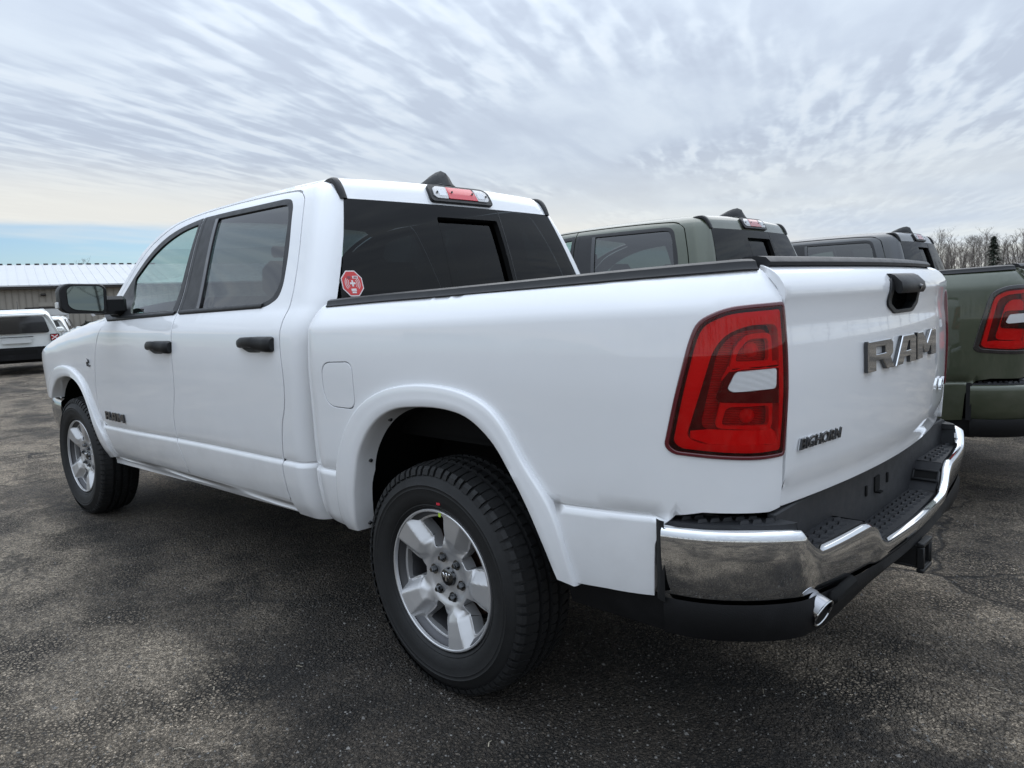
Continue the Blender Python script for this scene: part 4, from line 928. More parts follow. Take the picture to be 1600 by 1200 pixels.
    for cx_, r in ((0, .575), (3.672, .565)):
        mb = MB(); aa = np.linspace(.10, math.pi - .10, 28)
        mb.grid(np.array([[(cx_ + r * math.cos(a), y, .42 + r * math.sin(a)) for y in (.935 if math.sin(a) > .45 else .87, .75, .52)] for a in aa])); mb.add([(cx_ + r * math.cos(a), .52, .42 + r * math.sin(a)) for a in aa], [tuple(range(28))])
        both('wheel_well', mb, 'chassis_black', root)
    # black sheets added behind the doors so that panel gaps read dark
    mb = MB(); mb.grid(np.array([[doorS(x, z) - np.array((0, .045, 0)) for z in np.linspace(.45, 1.31, 10)] for x in np.linspace(.80, 3.12, 24)]), flip=True); both('gap_backing', mb, 'chassis_black', root)
    mb = MB(); mb.box((.72, .88, .85), (.05, .06, .66)); mb.box((.74, 0, .95), (.03, 1.8, .75)); both('cab_back', mb, 'chassis_black', root)
    # ---- mirrors
    def mirror_mesh():
        rows = []
        for x, sc_, zo in ((2.70, .93, 0), (2.708, .985, 0), (2.74, 1.0, 0), (2.80, .98, .002), (2.85, .90, .004), (2.89, .70, .006), (2.905, .40, .006)):
            o = rnd([(1.035, 1.352), (1.028, 1.50), (1.055, 1.523), (1.225, 1.528), (1.262, 1.50), (1.262, 1.385), (1.235, 1.362)], [.02, .03, .03, .035, .03, .03, .03], 4); c = np.array((1.145, 1.44)); rows.append([(x + .19 * (q[0] - 1.04) * max(0, 1 - (x - 2.70) / .12), *(c + (np.array(q) - c) * sc_ + (0, zo))) for q in o])
        mb = MB(); mb.grid(np.array(rows), closev=True, flip=True); mb.add(rows[-1], [tuple(reversed(range(len(rows[-1]))))])
        mb.add([(2.700 + (y - 1.04) * .19, y, z) for _, y, z in rows[0]], [tuple(range(len(rows[0])))])
        mb.box((2.80, .995, 1.40), (.14, .16, .105), .02); mb.box((2.84, .935, 1.385), (.17, .05, .12), .02)
        g = rnd([(1.058, 1.366), (1.052, 1.496), (1.072, 1.509), (1.205, 1.512), (1.228, 1.492), (1.226, 1.405), (1.20, 1.382)], .022)
        gm = MB(); gm.add([(2.690 + (y - 1.04) * .19, y, z) for y, z in g], [tuple(range(len(g)))], 0, True); gm.grid(np.array([[(2.690 + (y - 1.04) * .19, y, z), (2.712 + (y - 1.04) * .19, y, z)] for y, z in g]), closeu=True)
        sg_ = MB(); sg_.box((2.79, 1.263, 1.408), (.05, .012, .035), .004)
        return mb, gm, sg_
    a, g, sgn_ = mirror_mesh()
    for k in (0, 1):
        p = part('side_mirror', a if k == 0 else a.mirror(), 'black_trim', root, 35); part('mirror_glass', g if k == 0 else g.mirror(), 'mirror_face', p); part('turn_signal', sgn_ if k == 0 else sgn_.mirror(), 'lens_clear', p)
    # ---- cabin
    def seat(x, y, w_, base=.75):
        m = MB(); m.box((x + .22, y, base), (.50, w_, .16), .05); m.box((x - .08, y, base + .36), (.15, w_, .62), .06, rot=Matrix.Rotation(R(-14), 3, 'Y')); return m
    for y in (.40, -.40):
        s = part('front_seat', seat(2.02, y, .50), 'seat_cloth', root); mb = MB(); mb.box((1.845, y, 1.50), (.10, .27, .20), .05, rot=Matrix.Rotation(R(-8), 3, 'Y')); mb.tube([(1.87, y + .06, 1.30), (1.86, y + .06, 1.45)], .008, 6); mb.tube([(1.87, y - .06, 1.30), (1.86, y - .06, 1.45)], .008, 6); part('headrest', mb, 'seat_cloth', s)
    s = part('rear_seat', seat(1.12, 0, 1.45), 'seat_cloth', root)
    for y in (.48, -.48): mb = MB(); mb.box((1.00, y, 1.50), (.10, .27, .17), .05); part('headrest', mb, 'seat_cloth', s)
    mb = MB(); mb.box((3.02, 0, 1.12), (.50, 1.62, .34), .10); mb.box((2.96, .40, 1.31), (.26, .42, .10), .04); mb.box((2.72, 0, .95), (.10, .30, .40), .04); d_ = part('dashboard', mb, 'dash_grey', root)
    mb = MB(); ring = [(2.90 - .004 * math.sin(a), .79 + .045 * math.cos(a), 1.315 + .035 * math.sin(a)) for a in np.linspace(0, 2 * math.pi, 24)]; mb.tube(ring, .005, 6, caps=False); part('air_vent', mb, 'chrome', d_)
    mb = MB(); cs = np.array((2.62, .40, 1.16)); tl = R(25); u1 = np.array((0, 1, 0)); u2 = np.array((math.sin(tl), 0, math.cos(tl))); rg = [cs + .19 * (u1 * math.cos(a) + u2 * math.sin(a)) for a in np.linspace(0, 2 * math.pi, 36)]
    mb.tube(rg, .015, 8, caps=False); mb.box(cs, (.05, .14, .12), .03)
    for a in (0, math.pi, -math.pi / 2): mb.tube([cs, cs + .185 * (u1 * math.cos(a) + u2 * math.sin(a))], .013, 6)
    part('steering_wheel', mb, 'dash_grey', root)
    mb = MB(); mb.grid(np.array([[(x, y * .63, 1.868 - .02 * y * y) for y in np.linspace(-1, 1, 7)] for x in np.linspace(.95, 2.35, 6)]), flip=True); part('headliner', mb, 'seat_cloth', root)
    mb = MB(); mb.box((2.47, 0, 1.70), (.03, .24, .07), .015); part('inside_mirror', mb, 'dash_grey', root)

def ram_letters(width, h, gap=.035):
    """three block capitals R A M: (offset, polygons) in metres"""
    Rr = [[(0, 0), (0, 1), (.90, 1), (1, .88), (1, .50), (.90, .38), (1.06, 0), (.74, 0), (.58, .34), (.30, .34), (.30, 0)], [(.30, .56), (.30, .78), (.70, .78), (.70, .56)]]
    Aa = [[(0, 0), (.34, 1), (.90, 1), (1, .88), (1, 0), (.72, 0), (.72, .24), (.42, .24), (.33, 0)], [(.50, .46), (.61, .78), (.72, .78), (.72, .46)]]
    Mm = [[(0, 0), (0, 1), (.26, 1), (.5, .52), (.74, 1), (1, 1), (1, 0), (.76, 0), (.76, .52), (.57, .16), (.43, .16), (.24, .52), (.24, 0)]]
    out = []; x = 0
    for L, wd in ((Rr, .27), (Aa, .29), (Mm, .37)) if gap < .05 else ((Rr, .26), (Aa, .28), (Mm, .35)):
        out.append((x * width, [[(a * wd * width, b * h) for a, b in pl] for pl in L])); x += wd + gap
    return out

# ------------------------------------------------------------------ wheels (axle along y, outer face at +y)
def wheel_meshes():
    RT = .402; T = []
    prof = [(.236, .868), (.245, .955), (.250, .972), (.256, .980), (.262, .985), (.265, .984), (.274, .990), (.300, .997), (.318, .998), (.321, .9995), (.324, .998), (.331, .999), (.334, 1.001), (.338, .998), (.352, .992), (.372, .980), (.386, .966), (.394, .952), (.3985, .935)]
    mb = MB(); pr = [(r, y - .868) for r, y in prof]; pr = pr + [(.3995, .05), (.3995, -.05), (.3985, -.067)] + [(r, -(y)) for r, y in reversed(pr[:-1])]
    # circumferential grooves
    top = [(.398, .068)]
    for y in (.045, .0, -.045): top += [(.400, y + .0085), (.389, y + .0065), (.389, y - .0065), (.400, y - .0085)]
    pr = [q for q in [(r, y) for r, y in [(r, y - .868) for r, y in prof]]] + top[1:] + [(r, -y) for r, y in reversed([(r, y - .868) for r, y in prof])]
    mb.lathe(pr, 96)
    tyre = mb
    # tread blocks proud of the carcass, shoulder lugs reaching over the edge
    tb = MB(); n = 72
    for i in range(n):
        a = 2 * math.pi * i / n
        for ro, (y0, y1), tw, da, lng in ((0, (.056, .100), .10, 0, .011), (1, (.010, .036), .22, .4, .0115), (2, (-.036, -.010), -.22, .1, .0115), (3, (-.100, -.056), -.10, .6, .011)):
            aa = a + da * 2 * math.pi / n; hw = math.pi / n * .74; vs = []
            for rr_ in (.394, .4045):
                for yy in (y0, y1):
                    for s in (-1, 1):
                        q = aa + s * hw + tw * (yy - y0); r_ = rr_ - (.010 if abs(yy) > .09 else 0); vs.append((r_ * math.cos(q), yy, r_ * math.sin(q)))
            tb.add(vs, [(4, 5, 7, 6), (0, 4, 6, 2), (1, 3, 7, 5), (0, 1, 5, 4), (2, 6, 7, 3)], 0, True)
        for sgn in (1, -1):                                    # shoulder notches
            hw = math.pi / n * (.80 if i % 2 else .52); vs = []
            for r_, y_ in ((.396, .096), (.3945, .105), (.384, .116), (.368, .1215)):
                for s in (-1, 1): vs.append((r_ * math.cos(a + s * hw), sgn * y_, r_ * math.sin(a + s * hw)))
            tb.add(vs, [(0, 1, 3, 2), (2, 3, 5, 4), (4, 5, 7, 6)], 0, sgn < 0)
            lo = [(x * .985, sgn * (abs(y) - .006), z * .985) for x, y, z in vs]
            tb.add(vs + lo, [(k, k + 2, k + 10, k + 8) for k in (0, 2, 4)] + [(k + 1, k + 9, k + 11, k + 3) for k in (0, 2, 4)], 0, sgn < 0)
    # rim: barrel, lip and a five-spoke face
    br = MB(); br.lathe([(.246, .098), (.236, .094), (.222, .080), (.212, .03), (.205, -.05), (.225, -.10), (.24, -.108)], 72, flip=False)
    br.lathe([(.0, -.02), (.17, -.02), (.18, -.03)], 48, flip=False)
    fc = MB(); A5 = [math.radians(37 + 72 * k) for k in range(5)]
    holes = []
    for k in range(5):
        am = math.radians(1 + 72 * k); P = []
        for r, t in ((.105, 0), (.110, .021), (.160, .037), (.203, .059), (.213, .034), (.2145, 0), (.213, -.034), (.203, -.059), (.160, -.037), (.110, -.021)):
            P.append((r * math.cos(am) - t * math.sin(am), r * math.sin(am) + t * math.cos(am)))
        holes.append(spl(P, 3, True))
    HP = np.vstack([np.array(h) for h in holes])
    def face(a, b):
        a, b = np.broadcast_arrays(np.asarray(a, float), np.asarray(b, float)); r = np.hypot(a, b); th = np.arctan2(b, a); best = np.full(a.shape, 9.)
        for q in A5:
            d = (th - q + np.pi) % (2 * np.pi) - np.pi; best = np.minimum(best, np.abs(np.sin(d)) * r + 9 * (np.cos(d) < 0))
        half = np.where(r > .135, .021 + (r - .135) * .19, np.maximum(.021 - (.135 - r) * 1.2, -.02))
        y = np.interp(r, [0, .03, .055, .085, .115, .15, .20, .235, .243, .247], [.062, .062, .061, .067, .083, .097, .105, .109, .110, .110])
        y = y - np.where(r > .095, (np.clip((best - half) / .006, 0, 1) * .005 + np.clip((best - half - .006) / .026, 0, 1) * .026) * np.clip((r - .095) / .05, 0, 1) ** 1.5, 0)
        
        
        return np.stack([a, y, b], -1)
    circ = lambda r, n: [(r * math.cos(q), r * math.sin(q)) for q in np.linspace(0, 2 * math.pi, n, endpoint=False)]
    panel(face, circ(.2385, 140), holes, .0052, 0, .045, sg=-1, round_=.002, mb=fc)
    fc.nrm = []
    lp = MB(); lp.lathe([(.2375, .100), (.2385, .1105), (.2405, .1128), (.2450, .1128), (.2470, .1105), (.2475, .095)], 120)
    cp = MB(); cp.lathe([(.0, .078), (.022, .0775), (.030, .074), (.033, .064)], 28, flip=True)
    em = MB()
    em.box((0, .079, .002), (.010, .004, .030), .003); em.box((.013, .079, .008), (.009, .004, .018), .003, rot=Matrix.Rotation(.5, 3, 'Y')); em.box((-.013, .079, .008), (.009, .004, .018), .003, rot=Matrix.Rotation(-.5, 3, 'Y'))
    nut = MB(); nut.lathe([(.0, .083), (.008, .083), (.0105, .079), (.0115, .064)], 6, flip=True); nut.lathe([(.0115, .067), (.018, .067)], 14, flip=False)
    dc = MB(); dc.lathe([(.0, -.005), (.165, -.005), (.165, -.025)], 40, flip=True)
    return tyre, tb, br, fc, cp, em, nut, dc, lp
WM = {}
def make_wheel(root, x, y, rotz, spin, marks=False):
    if not WM:
        ty, tb, br, fc, cp, em, nut, dc, lp = wheel_meshes()
        WM.update(lip=lp.mesh('rim_lip', 'rim_silver', 30), tyre=ty.mesh('tyre', 'rubber', 35), tread=tb.mesh('tread', 'rubber', 0), barrel=br.mesh('barrel', 'barrel_grey'), face=fc.mesh('rim', 'rim_silver', 26), cap=cp.mesh('centre_cap', 'dark_chrome'), em=em.mesh('cap_emblem', 'chrome'), nut=nut.mesh('lug_nut', 'dark_chrome', 30), disc=dc.mesh('brake_disc', 'rust_disc'))
    t = obj('wheel', WM['barrel'], root); t.location = (x, y, .400); t.rotation_euler = (0, spin, rotz)
    obj('tyre', WM['tyre'], t); obj('tread_blocks', WM['tread'], t, kind='stuff'); obj('rim', WM['face'], t); obj('rim_lip', WM['lip'], t); obj('centre_cap', WM['cap'], t); obj('cap_emblem', WM['em'], t)
    d = obj('brake_disc', WM['disc'], t)
    for k in range(6):
        a = math.radians(60 * k + 12); n = obj('lug_nut', WM['nut'], t); n.location = (.070 * math.cos(a), 0.004, .070 * math.sin(a))
    if marks:
        mb = MB(); a = math.radians(97); mb.box((.279 * math.cos(a), .1262, .279 * math.sin(a)), (.017, .0016, .008), 0, rot=Matrix.Rotation(-a + math.pi / 2 + .2, 3, 'Y')); part('paint_mark', mb, 'mark_red', t, label='red paint dab on the tyre wall')
        mb = MB(); a = math.radians(96); mb.box((.236 * math.cos(a), .1145, .236 * math.sin(a)), (.011, .0015, .013), 0, rot=Matrix.Rotation(-a + math.pi / 2, 3, 'Y')); part('balance_mark', mb, 'mark_green', t, label='yellow-green paint dab on the rim')
    return t
def truck_wheels(root, steer=0.0, marks=False):
    for x in (0, 3.672):
        make_wheel(root, x, .868, steer if x else 0, 0.0, marks and x == 0)
        make_wheel(root, x, -.868, math.pi + (steer if x else 0), R(20), False)

# ================================================================== the place
# ---- ground sheet out to the horizon
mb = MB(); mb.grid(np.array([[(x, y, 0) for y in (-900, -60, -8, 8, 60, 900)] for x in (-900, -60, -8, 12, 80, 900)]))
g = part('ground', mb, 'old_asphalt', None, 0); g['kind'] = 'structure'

# ---- metal building with a white roof
BO = np.array((59.84, -11.11)); BD = np.array((-.223, -.975)); BN = np.array((.975, -.223))
def bp_(t, d, z): q = BO + BD * t + BN * d; return (q[0], q[1], z)
bld = thing('metal_building', 'long tan metal building with a white sheet roof behind the parked cars', 'building', bp_(5, 0, 0))
def bpart(name, mb, m, parent=bld, smooth=0, **kw):
    o = bld.location; mb.v = [(x - o.x, y - o.y, z - o.z) for x, y, z in mb.v]; return part(name, mb, m, parent, smooth, **kw)
def bbox(mb, t0, t1, d0, d1, z0, z1):
    vs = [bp_(t, d, z) for t in (t0, t1) for d in (d0, d1) for z in (z0, z1)]
    mb.add(vs, [(0, 1, 3, 2), (4, 6, 7, 5), (0, 4, 5, 1), (2, 3, 7, 6), (0, 2, 6, 4), (1, 5, 7, 3)])
T0, T1 = -22, 30
mb = MB(); bbox(mb, T0, T1, .02, 18.5, 0, 3.45); bpart('wall', mb, 'tan_siding')
wl = bld.children[0]
for k, t in enumerate(np.arange(-3.0, 9.2, .40)):
    if 1.35 < t < 4.0: mb = MB(); bbox(mb, t, t + .05, -.03, .03, 2.13, 3.44)
    else: mb = MB(); bbox(mb, t, t + .05, -.03, .03, 0, 3.44)
    bpart('siding_rib', mb, 'tan_rib_shade')
mb = MB()
for t in list(np.arange(T0, -3.0, .40)) + list(np.arange(9.2, T1, .40)): bbox(mb, t, t + .05, -.03, .03, 0, 3.44)
bpart('siding_ribs', mb, 'tan_rib_shade', kind='stuff')
mb = MB()
for d0, z0, d1, z1 in ((-.5, 3.60, 9.3, 5.62), (19.1, 3.60, 9.3, 5.62)):
    vs = [bp_(t, d, z + o) for o in (0, .10) for t, d, z in ((T0 - .4, d0, z0), (T1 + .4, d0, z0), (T1 + .4, d1, z1), (T0 - .4, d1, z1))]
    mb.add(vs, [(0, 1, 2, 3), (4, 7, 6, 5), (0, 4, 5, 1), (1, 5, 6, 2), (2, 6, 7, 3), (3, 7, 4, 0)])
rf = bpart('roof', mb, 'roof_white')
for t in np.arange(-2.0, 11.5, .62):
    mb = MB(); vs = [bp_(tt, d, z + o) for o in (.10, .120) for tt, d, z in ((t, -.5, 3.60), (t + .05, -.5, 3.60), (t + .05, 9.3, 5.62), (t, 9.3, 5.62))]
    mb.add(vs, [(4, 7, 6, 5), (0, 4, 5, 1), (1, 5, 6, 2), (2, 6, 7, 3), (3, 7, 4, 0)]); bpart('roof_seam', mb, 'roof_white', rf)
for t in np.arange(-2.0, 11.5, .62):
    mb = MB(); bbox(mb, t + .1, t + .42, 9.1, 9.5, 5.70, 5.80); bpart('ridge_closure', mb, 'dark_eave', rf)
mb = MB(); bbox(mb, T0, T1, -.46, .0, 3.42, 3.56); bpart('eave', mb, 'dark_eave')
mb = MB(); bbox(mb, 1.40, 3.95, -.05, .02, 0, 2.0); dr = bpart('overhead_door', mb, 'door_white')
for z in (.5, 1.0, 1.5): mb = MB(); bbox(mb, 1.42, 3.93, -.056, -.05, z - .015, z + .015); bpart('door_groove', mb, 'dark_eave', dr)
mb = MB(); bbox(mb, 1.30, 4.05, -.07, .02, 2.0, 2.12); bpart('door_header', mb, 'dark_eave')
mb = MB(); bbox(mb, -1.6, .5, -.06, .0, 1.55, 2.05); wn = bpart('window', mb, 'dark_eave'); mb = MB(); bbox(mb, -1.5, .4, -.07, -.061, 1.62, 1.98); bpart('pane', mb, 'gloss_black', wn)
lf = bp_(2.5, -.12, 3.0)
wlt = thing('wall_lamp', 'small dark flood lamp high on the tan wall above the overhead door', 'lamp', lf)
mb = MB(); mb.box((.06, 0, .03), (.06, .12, .12), .01); part('bracket', mb, 'dark_eave', wlt); mb = MB(); mb.box((-.04, 0, 0), (.16, .34, .16), .03, rot=Matrix.Rotation(R(20), 3, 'Y')); part('lamp_head', mb, 'dark_eave', wlt)
mb = MB(); vs = [(x - bp_(2.6, -.06, 2.3)[0], y - bp_(2.6, -.06, 2.3)[1], z - 2.3) for x, y, z in [bp_(t, d, z) for t in (2.15, 3.05) for d in (-.08, -.04) for z in (2.16, 2.46)]]
mb.add(vs, [(0, 1, 3, 2), (4, 6, 7, 5), (0, 4, 5, 1), (2, 3, 7, 6), (0, 2, 6, 4), (1, 5, 7, 3)])
o = part('wall_sign', mb, 'tan_siding', None, 0); o.location = bp_(2.6, -.06, 2.3); o['label'] = 'plain tan board fixed to the wall between flood lamp and overhead door'; o['category'] = 'sign'

# ---- bare trees, evergreen, brush
def bare_tree_mesh(seed, h):
    rg = random.Random(seed); tr, cr = MB(), MB()
    def limb(p, d, L, r, lev, mb):
        pts = [p]; n = 4 if lev < 2 else 3; q = np.array(p, float); dd = np.array(d, float)
        for i in range(n):
            dd = dd + np.array([rg.uniform(-.12, .12), rg.uniform(-.12, .12), rg.uniform(.0, .12)]) * (1 + .4 * lev); dd /= np.linalg.norm(dd); q = q + dd * L / n; pts.append(tuple(q))
        rad = [r * (1 - .75 * i / n) for i in range(n + 1)]; mb.tube(pts, rad, 5 if lev == 0 else 3, 0, False)
        if lev < 3:
            m = (15, 7, 5)[lev]
            for i in range(m):
                f = rg.uniform(.32 if lev == 0 else .2, 1.0); k = min(int(f * n), n - 1); a = np.array(pts[k]) + (np.array(pts[k + 1]) - np.array(pts[k])) * (f * n - k)
                az = rg.uniform(0, 6.283); up = rg.uniform(.55, 1.3); nd = np.array((math.cos(az), math.sin(az), up)); nd /= np.linalg.norm(nd)
                limb(tuple(a), nd, L * (rg.uniform(.20, .36) if lev == 0 else rg.uniform(.35, .6)) * (1.15 - .5 * f), max(r * .42 * (1 - .5 * f), .012), lev + 1, cr)
    limb((0, 0, 0), (0, 0, 1), h, h * .011 + .02, 0, tr)
    return tr.mesh('trunk', 'bark', 60), cr.mesh('crown', 'twig', 0)
TREES = [bare_tree_mesh(100 + i, 11.0 + (i % 3)) for i in range(6)]
def place_tree(loc, sc, k, rz, label, group):
    t = thing('bare_tree', label, 'tree', loc, rz, group); t.scale = (sc, sc, sc * random.uniform(.92, 1.08)); obj('trunk', TREES[k][0], t); obj('crown', TREES[k][1], t); return t
def polar(az, D): return (CAM[0] + D * math.cos(R(az)), CAM[1] + D * math.sin(R(az)), 0)
rt = random.Random(3)
for i in range(72):
    az = -75.6 - 6.6 * (i + rt.uniform(-.35, .35)) / 72; D = rt.uniform(112, 165); place_tree(polar(az, D), D / 138 * rt.uniform(.46, .63), rt.randrange(6), rt.uniform(0, 6.28), 'tall leafless tree in the wood line beyond the trucks', 'leafless trees of the far wood line')
for px_, top in ((130, 409), (144, 402), (160, 407), (203, 409)):
    a_ = math.degrees(math.atan2(px_ - 800, 1148)); az = -46.8 - a_; place_tree(polar(az, 128), (1.34 + (493 - top) / 1148 * 128) / 18, rt.randrange(6), rt.uniform(0, 6.28), 'bare treetop showing above the ridge of the white roof', 'leafless trees behind the metal building')
# evergreen
ev = thing('evergreen_tree', 'single dark green conifer standing among the bare trees', 'tree', polar(-80.05, 103), 0); ev.scale = (.80, .80, .66); mb = MB(); mb.tube([(0, 0, 0), (0, 0, 8.8)], [.2, .03], 6); part('trunk', mb, 'bark', ev)
mb = MB(); re_ = random.Random(5)
for i in range(1500):
    f = re_.random() ** .75; z = 1.0 + 8.4 * f; rmax = 2.5 * (1 - f) ** .8 + .12; a = re_.uniform(0, 6.283); r = rmax * math.sqrt(re_.uniform(.05, 1)) * (.75 + .25 * math.sin(i * 1.7)); c = np.array((r * math.cos(a), r * math.sin(a), z - .28 * r)); s = re_.uniform(.22, .5)
    d = np.array((math.cos(a), math.sin(a), -.35)); sd_ = np.array((-math.sin(a), math.cos(a), re_.uniform(-.3, .3))); mb.add([c + d * s, c - d * s * .4 + sd_ * s * .35, c - d * s * .4 - sd_ * s * .35], [(0, 1, 2)])
part('foliage', mb, 'needles', ev, 0)
# brush under the wood line, and the woods that ring the lot further round
mb = MB()
for i in range(5200):
    az = rt.uniform(-84.5, -74.6); D = rt.uniform(104, 170); x, y, _ = polar(az, D); h = rt.uniform(1.2, 4.6) * (1.25 if az > -77.5 else .8); lx, ly = rt.uniform(-.6, .6), rt.uniform(-.6, .6); w_ = rt.uniform(.02, .06)
    mb.add([(x - w_, y, 0), (x + w_, y, 0), (x + lx, y + ly, h)], [(0, 1, 2)])
b = part('brushwood', mb, 'twig', None, 0); b['kind'] = 'stuff'
mb = MB()
def tree_arrays(me):
    n = len(me.vertices); v = np.zeros(n * 3); me.vertices.foreach_get('co', v); return v.reshape(-1, 3), [tuple(p.vertices) for p in me.polygons]
TA = [[tree_arrays(m) for m in tt] for tt in TREES[:3]]
vs_, fs_ = [], []; o_ = 0
for i in range(70):
    az = 70 + 200 * (i + rt.random()) / 70; D = rt.uniform(70, 110); x, y, _ = polar(az, D); a = rt.uniform(0, 6.28); c, s = math.cos(a), math.sin(a); sc_ = rt.uniform(.7, 1.1)
    for v, f in TA[i % 3]:
        q = np.stack([(v[:, 0] * c - v[:, 1] * s) * sc_ * 1.4 + x, (v[:, 0] * s + v[:, 1] * c) * sc_ * 1.4 + y, v[:, 2] * sc_], 1); vs_.append(q); fs_ += [tuple(k + o_ for k in p) for p in f]; o_ += len(v)
me = bpy.data.meshes.new('far_wood'); me.from_pydata(np.vstack(vs_).tolist(), [], fs_); me.materials.append(M['bark']); fw = obj('far_wood', me); fw['kind'] = 'stuff'
# shrub by the wall
q = bp_(5.05, -.7, 0); sh = thing('wall_shrub', 'small round dark shrub at the foot of the tan wall', 'shrub', q); mb = MB()
for i in range(420):
    v = np.array((re_.gauss(0, 1), re_.gauss(0, 1), re_.gauss(0, 1))); v /= np.linalg.norm(v); c = v * re_.uniform(.25, .5) * (1, 1, .9) + (0, 0, .45); s = re_.uniform(.05, .11); a = np.array((re_.gauss(0, 1), re_.gauss(0, 1), re_.gauss(0, 1))) * s; b_ = np.array((re_.gauss(0, 1), re_.gauss(0, 1), re_.gauss(0, 1))) * s
    mb.add([c + a, c + b_, c - a * .5 - b_ * .5], [(0, 1, 2)])
part('foliage', mb, 'shrub', sh, 0); mb = MB(); mb.tube([(0, 0, 0), (0, 0, .4)], .04, 5); part('stem', mb, 'bark', sh)

# ---- pickups
truck = thing('pickup_truck', 'white four-door pickup truck with chrome rear bumper in the foreground', 'pickup truck', (0, 0, 0), 0, 'pickup trucks parked in a row')
build_truck(truck, 'white_paint', True, 'red', True); truck_wheels(truck, R(1.5), True)
SWAP_G = {'white_paint': 'green_paint', 'chrome': 'chrome', 'lens_red_dark': 'lens_black'}
green = thing('pickup_truck', 'olive green pickup truck parked just beyond the white one', 'pickup truck', (-.05, -3.15, 0), R(.05), 'pickup trucks parked in a row')
build_truck(green, 'green_paint', False, 'led', False); truck_wheels(green)
dark = thing('pickup_truck', 'charcoal pickup truck third in the row, mostly hidden', 'pickup truck', (-.26, -7.05, 0), R(-.3), 'pickup trucks parked in a row')
def copy_tree(o, parent, swap):
    c = o.copy(); COL.objects.link(c); c.parent = parent; c.matrix_parent_inverse = o.matrix_parent_inverse.copy()
    if c.data is not None:
        names = [m.name for m in c.data.materials if m]
        if any(n in swap for n in names):
            key = (c.data.name, tuple(swap.items()))
            if key not in MESH:
                me = c.data.copy()
                for i, m in enumerate(me.materials):
                    if m and m.name in swap: me.materials[i] = M[swap[m.name]]
                MESH[key] = me
            c.data = MESH[key]
    for ch in o.children: copy_tree(ch, c, swap)
    return c
for ch in list(green.children): copy_tree(ch, dark, {'green_paint': 'dark_paint'})

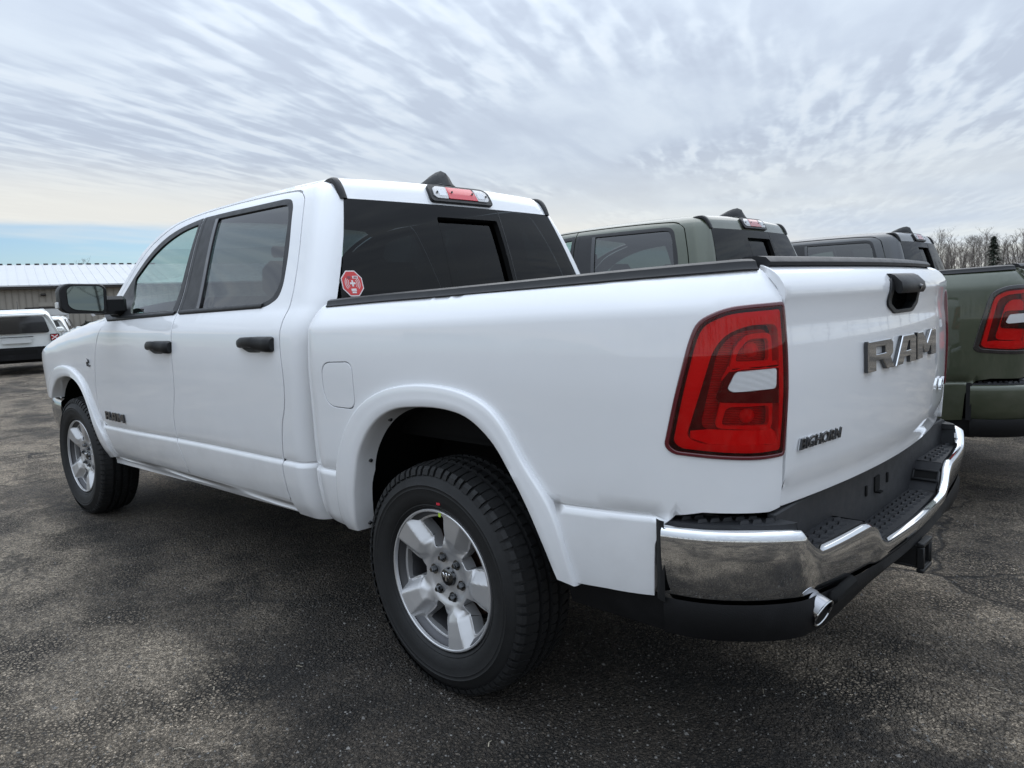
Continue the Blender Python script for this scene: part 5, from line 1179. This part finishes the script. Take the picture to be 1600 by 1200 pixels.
# ---- the two white cars on the left
def small_suv(name, label, loc, rz, H=1.68, hatch=False):
    t = thing(name, label, 'car', loc, rz, 'white cars parked by the building'); k = H / 1.68
    def sec(x, zt, wt, inset, zb=.36, wb=.90):
        P = rnd([(wb - inset, zb), (wb + .01 - inset, .62), (wb - inset, 1.0 * k), (wt - inset, zt), (-(wt - inset), zt), (-(wb - inset), 1.0 * k), (-(wb + .01 - inset), .62), (-(wb - inset), zb)], [.04, .2, .06, .16, .16, .06, .2, .04], 5)
        return [(x, y, z) for y, z in P]
    S_ = [sec(.06, 1.52 * k, .66, .06), sec(.0, 1.545 * k, .68, .015) if False else sec(.02, 1.55 * k, .68, .01), sec(.10, 1.60 * k, .70, 0), sec(.5, 1.63 * k, .71, -.01), sec(1.4, 1.64 * k, .72, -.01), sec(2.3, 1.60 * k, .70, 0), sec(3.05, 1.06 * k, .80, 0), sec(3.9, 1.0 * k, .78, .03), sec(4.18, .92 * k, .74, .10)]
    mb = MB(); mb.grid(np.array(S_), closev=True, flip=True); mb.add(S_[0], [tuple(reversed(range(len(S_[0]))))]); mb.add(S_[-1], [tuple(range(len(S_[-1])))]); part('body', mb, 'suv_white_paint', t, 35)
    mb = MB(); mb.box((1.6, 0, 1.62 * k), (2.6, 1.30, .05), .02); part('roof', mb, 'suv_white_paint', t)
    def rear(P, m, nm, x=-.0, th=.03, par=t, sm_=0): mb = MB(); flat([(x, y, z) for y, z in P], th, (-1, 0, 0), 0, mb); return part(nm, mb, m, par, sm_)
    gw = rear(rnd([(.70, 1.04 * k), (.60, 1.46 * k), (-.60, 1.46 * k), (-.70, 1.04 * k)], .07), 'gloss_black', 'rear_window', -.005)
    mb = MB(); mb.box((-.02, 0, 1.50 * k), (.22, 1.24, .06), .02); part('roof_spoiler', mb, 'suv_white_paint', t)
    rear(rnd([(.92, .36), (.93, .66), (-.93, .66), (-.92, .36)], .06), 'dusty_black', 'rear_bumper', -.07, .16)
    rear(rnd([(.40, .50), (.40, .60), (-.40, .60), (-.40, .50)], .02), 'chassis_black', 'bumper_grille', -.075)
    rear(rnd([(.30, .80 * k), (.30, .93 * k), (-.30, .93 * k), (-.30, .80 * k)], .02), 'door_white', 'plate_recess', -.016)
    mb = MB(); mb.box((-.02, 0, .955 * k), (.03, .70, .018), .004); part('tailgate_handle', mb, 'grey_trim', t)
    for s in (1, -1):
        tl = rear(rnd([(s * .885, .82 * k), (s * .885, 1.0 * k), (s * .69, 1.0 * k), (s * .69, .82 * k)], .03), 'gloss_black', 'tail_light', -.02, .08)
        rear(rnd([(s * .868, .838 * k), (s * .868, .982 * k), (s * .707, .982 * k), (s * .707, .838 * k)], .02), 'lens_red' if not hatch else 'lens_clear', 'lens', -.026, .01, tl)
        if not hatch:
            for a in (38, -38): mb = MB(); mb.box((-.030, s * .787, .91 * k), (.01, .17, .022), .003, rot=Matrix.Rotation(R(a), 3, 'X')); part('cross_bar', mb, 'sticker_white', tl)
        mb = MB(); mb.box((1.6, s * .62, 1.665 * k), (1.9, .03, .03), .01); mb.box((.75, s * .62, 1.645 * k), (.08, .03, .05), .005); mb.box((2.45, s * .62, 1.635 * k), (.08, .03, .05), .005); part('roof_rail', mb, 'black_trim', t)
        for x0, x1 in ((.35, 1.30), (1.42, 2.35)):
            mb = MB(); yy = lambda z: s * (.915 + (z - 1.0 * k) / (.62 * k) * -.19)
            q = [(x0, yy(1.06 * k), 1.06 * k), (x1 + .1, yy(1.06 * k), 1.06 * k), (x1 - .02 if x1 < 2 else x1 - .3, yy(1.5 * k), 1.50 * k), (x0 + .12, yy(1.5 * k), 1.50 * k)]; flat(q, .03, (0, s, .3), 0, mb); part('side_window', mb, 'gloss_black', t)
        mb = MB(); mb.box((2.35, s * 1.0, 1.06 * k), (.12, .22, .15), .04); part('door_mirror', mb, 'suv_white_paint', t)
        for x in (.78, 3.30):
            mb = MB(); mb.lathe([(.0, .11), (.19, .11), (.21, .12), (.31, .115), (.335, .08), (.335, -.08), (.31, -.11), (.0, -.11)], 28); w_ = part('wheel', mb, 'rubber', t); w_.location = (x, s * .80, .335)
            mb = MB(); mb.lathe([(.0, .125), (.20, .122)], 20); part('hub', mb if s > 0 else mb.mirror(), 'rim_silver', w_)
    mb = MB(); mb.tube([(.55, -.1 if not hatch else .2, 1.63 * k), (.35, -.1 if not hatch else .2, 1.86 * k)], [.008, .004], 6); part('aerial', mb, 'black_trim', t)
    mb = MB(); mb.tube([(-.06, -.55, .33), (.2, -.55, .33)], .03, 8); mb.box((1.9, 0, .34), (3.6, 1.5, .12), .02); part('underbody', mb, 'chassis_black', t)
    return t
small_suv('parked_car', 'white boxy SUV seen from behind with a dark rear window at the left edge', (18.9, -2.25, 0), R(-13), 1.60)
small_suv('parked_car', 'smaller white hatchback half hidden beyond the boxy SUV', (27.3, -4.85, 0), R(-22), 1.42, True)

# ---- grit, chips and straw lying on the asphalt
def scatter(n, mk, seed):
    rs = random.Random(seed); mb = MB()
    for i in range(n):
        f = rs.random() ** .6; az = rs.uniform(-105, 10); D = 1.5 + 9.5 * rs.random() ** 1.6
        x, y, _ = polar(az, D); mk(mb, rs, x, y)
    return mb
def pebble(mb, rs, x, y):
    s = rs.uniform(.002, .0055) * (1.8 if rs.random() < .06 else 1); P = []
    for q in ((1, 0, 0), (-1, 0, 0), (0, 1, 0), (0, -1, 0), (0, 0, 1)): P.append((x + s * q[0] * rs.uniform(.6, 1.3), y + s * q[1] * rs.uniform(.6, 1.3), s * .9 * q[2] * rs.uniform(.6, 1.2) + .0005))
    mb.add(P, [(0, 2, 4), (2, 1, 4), (1, 3, 4), (3, 0, 4)])
def straw(mb, rs, x, y):
    a = rs.uniform(0, 6.28); L = rs.uniform(.004, .018); w_ = rs.uniform(.0008, .0016); c, s = math.cos(a), math.sin(a); b = rs.uniform(-.3, .3)
    P = [(x - L * c - w_ * s, y - L * s + w_ * c, .004), (x - L * c + w_ * s, y - L * s - w_ * c, .004), (x + w_ * s + b * L * s, y - w_ * c - b * L * c, .008), (x - w_ * s + b * L * s, y + w_ * c - b * L * c, .008), (x + L * c + w_ * s, y + L * s - w_ * c, .004), (x + L * c - w_ * s, y + L * s + w_ * c, .004)]
    mb.add(P, [(0, 1, 2, 3), (3, 2, 4, 5)])
mat('pebble_grey', (.20, .19, .175), .8, var=.8, vscale=3, darken=.35); mat('straw', (.42, .37, .28), .8)
b = part('gravel_bits', scatter(9000, pebble, 11), 'pebble_grey', None, 0); b['kind'] = 'stuff'
b = part('straw_bits', scatter(110, straw, 12), 'straw', None, 0); b['kind'] = 'stuff'
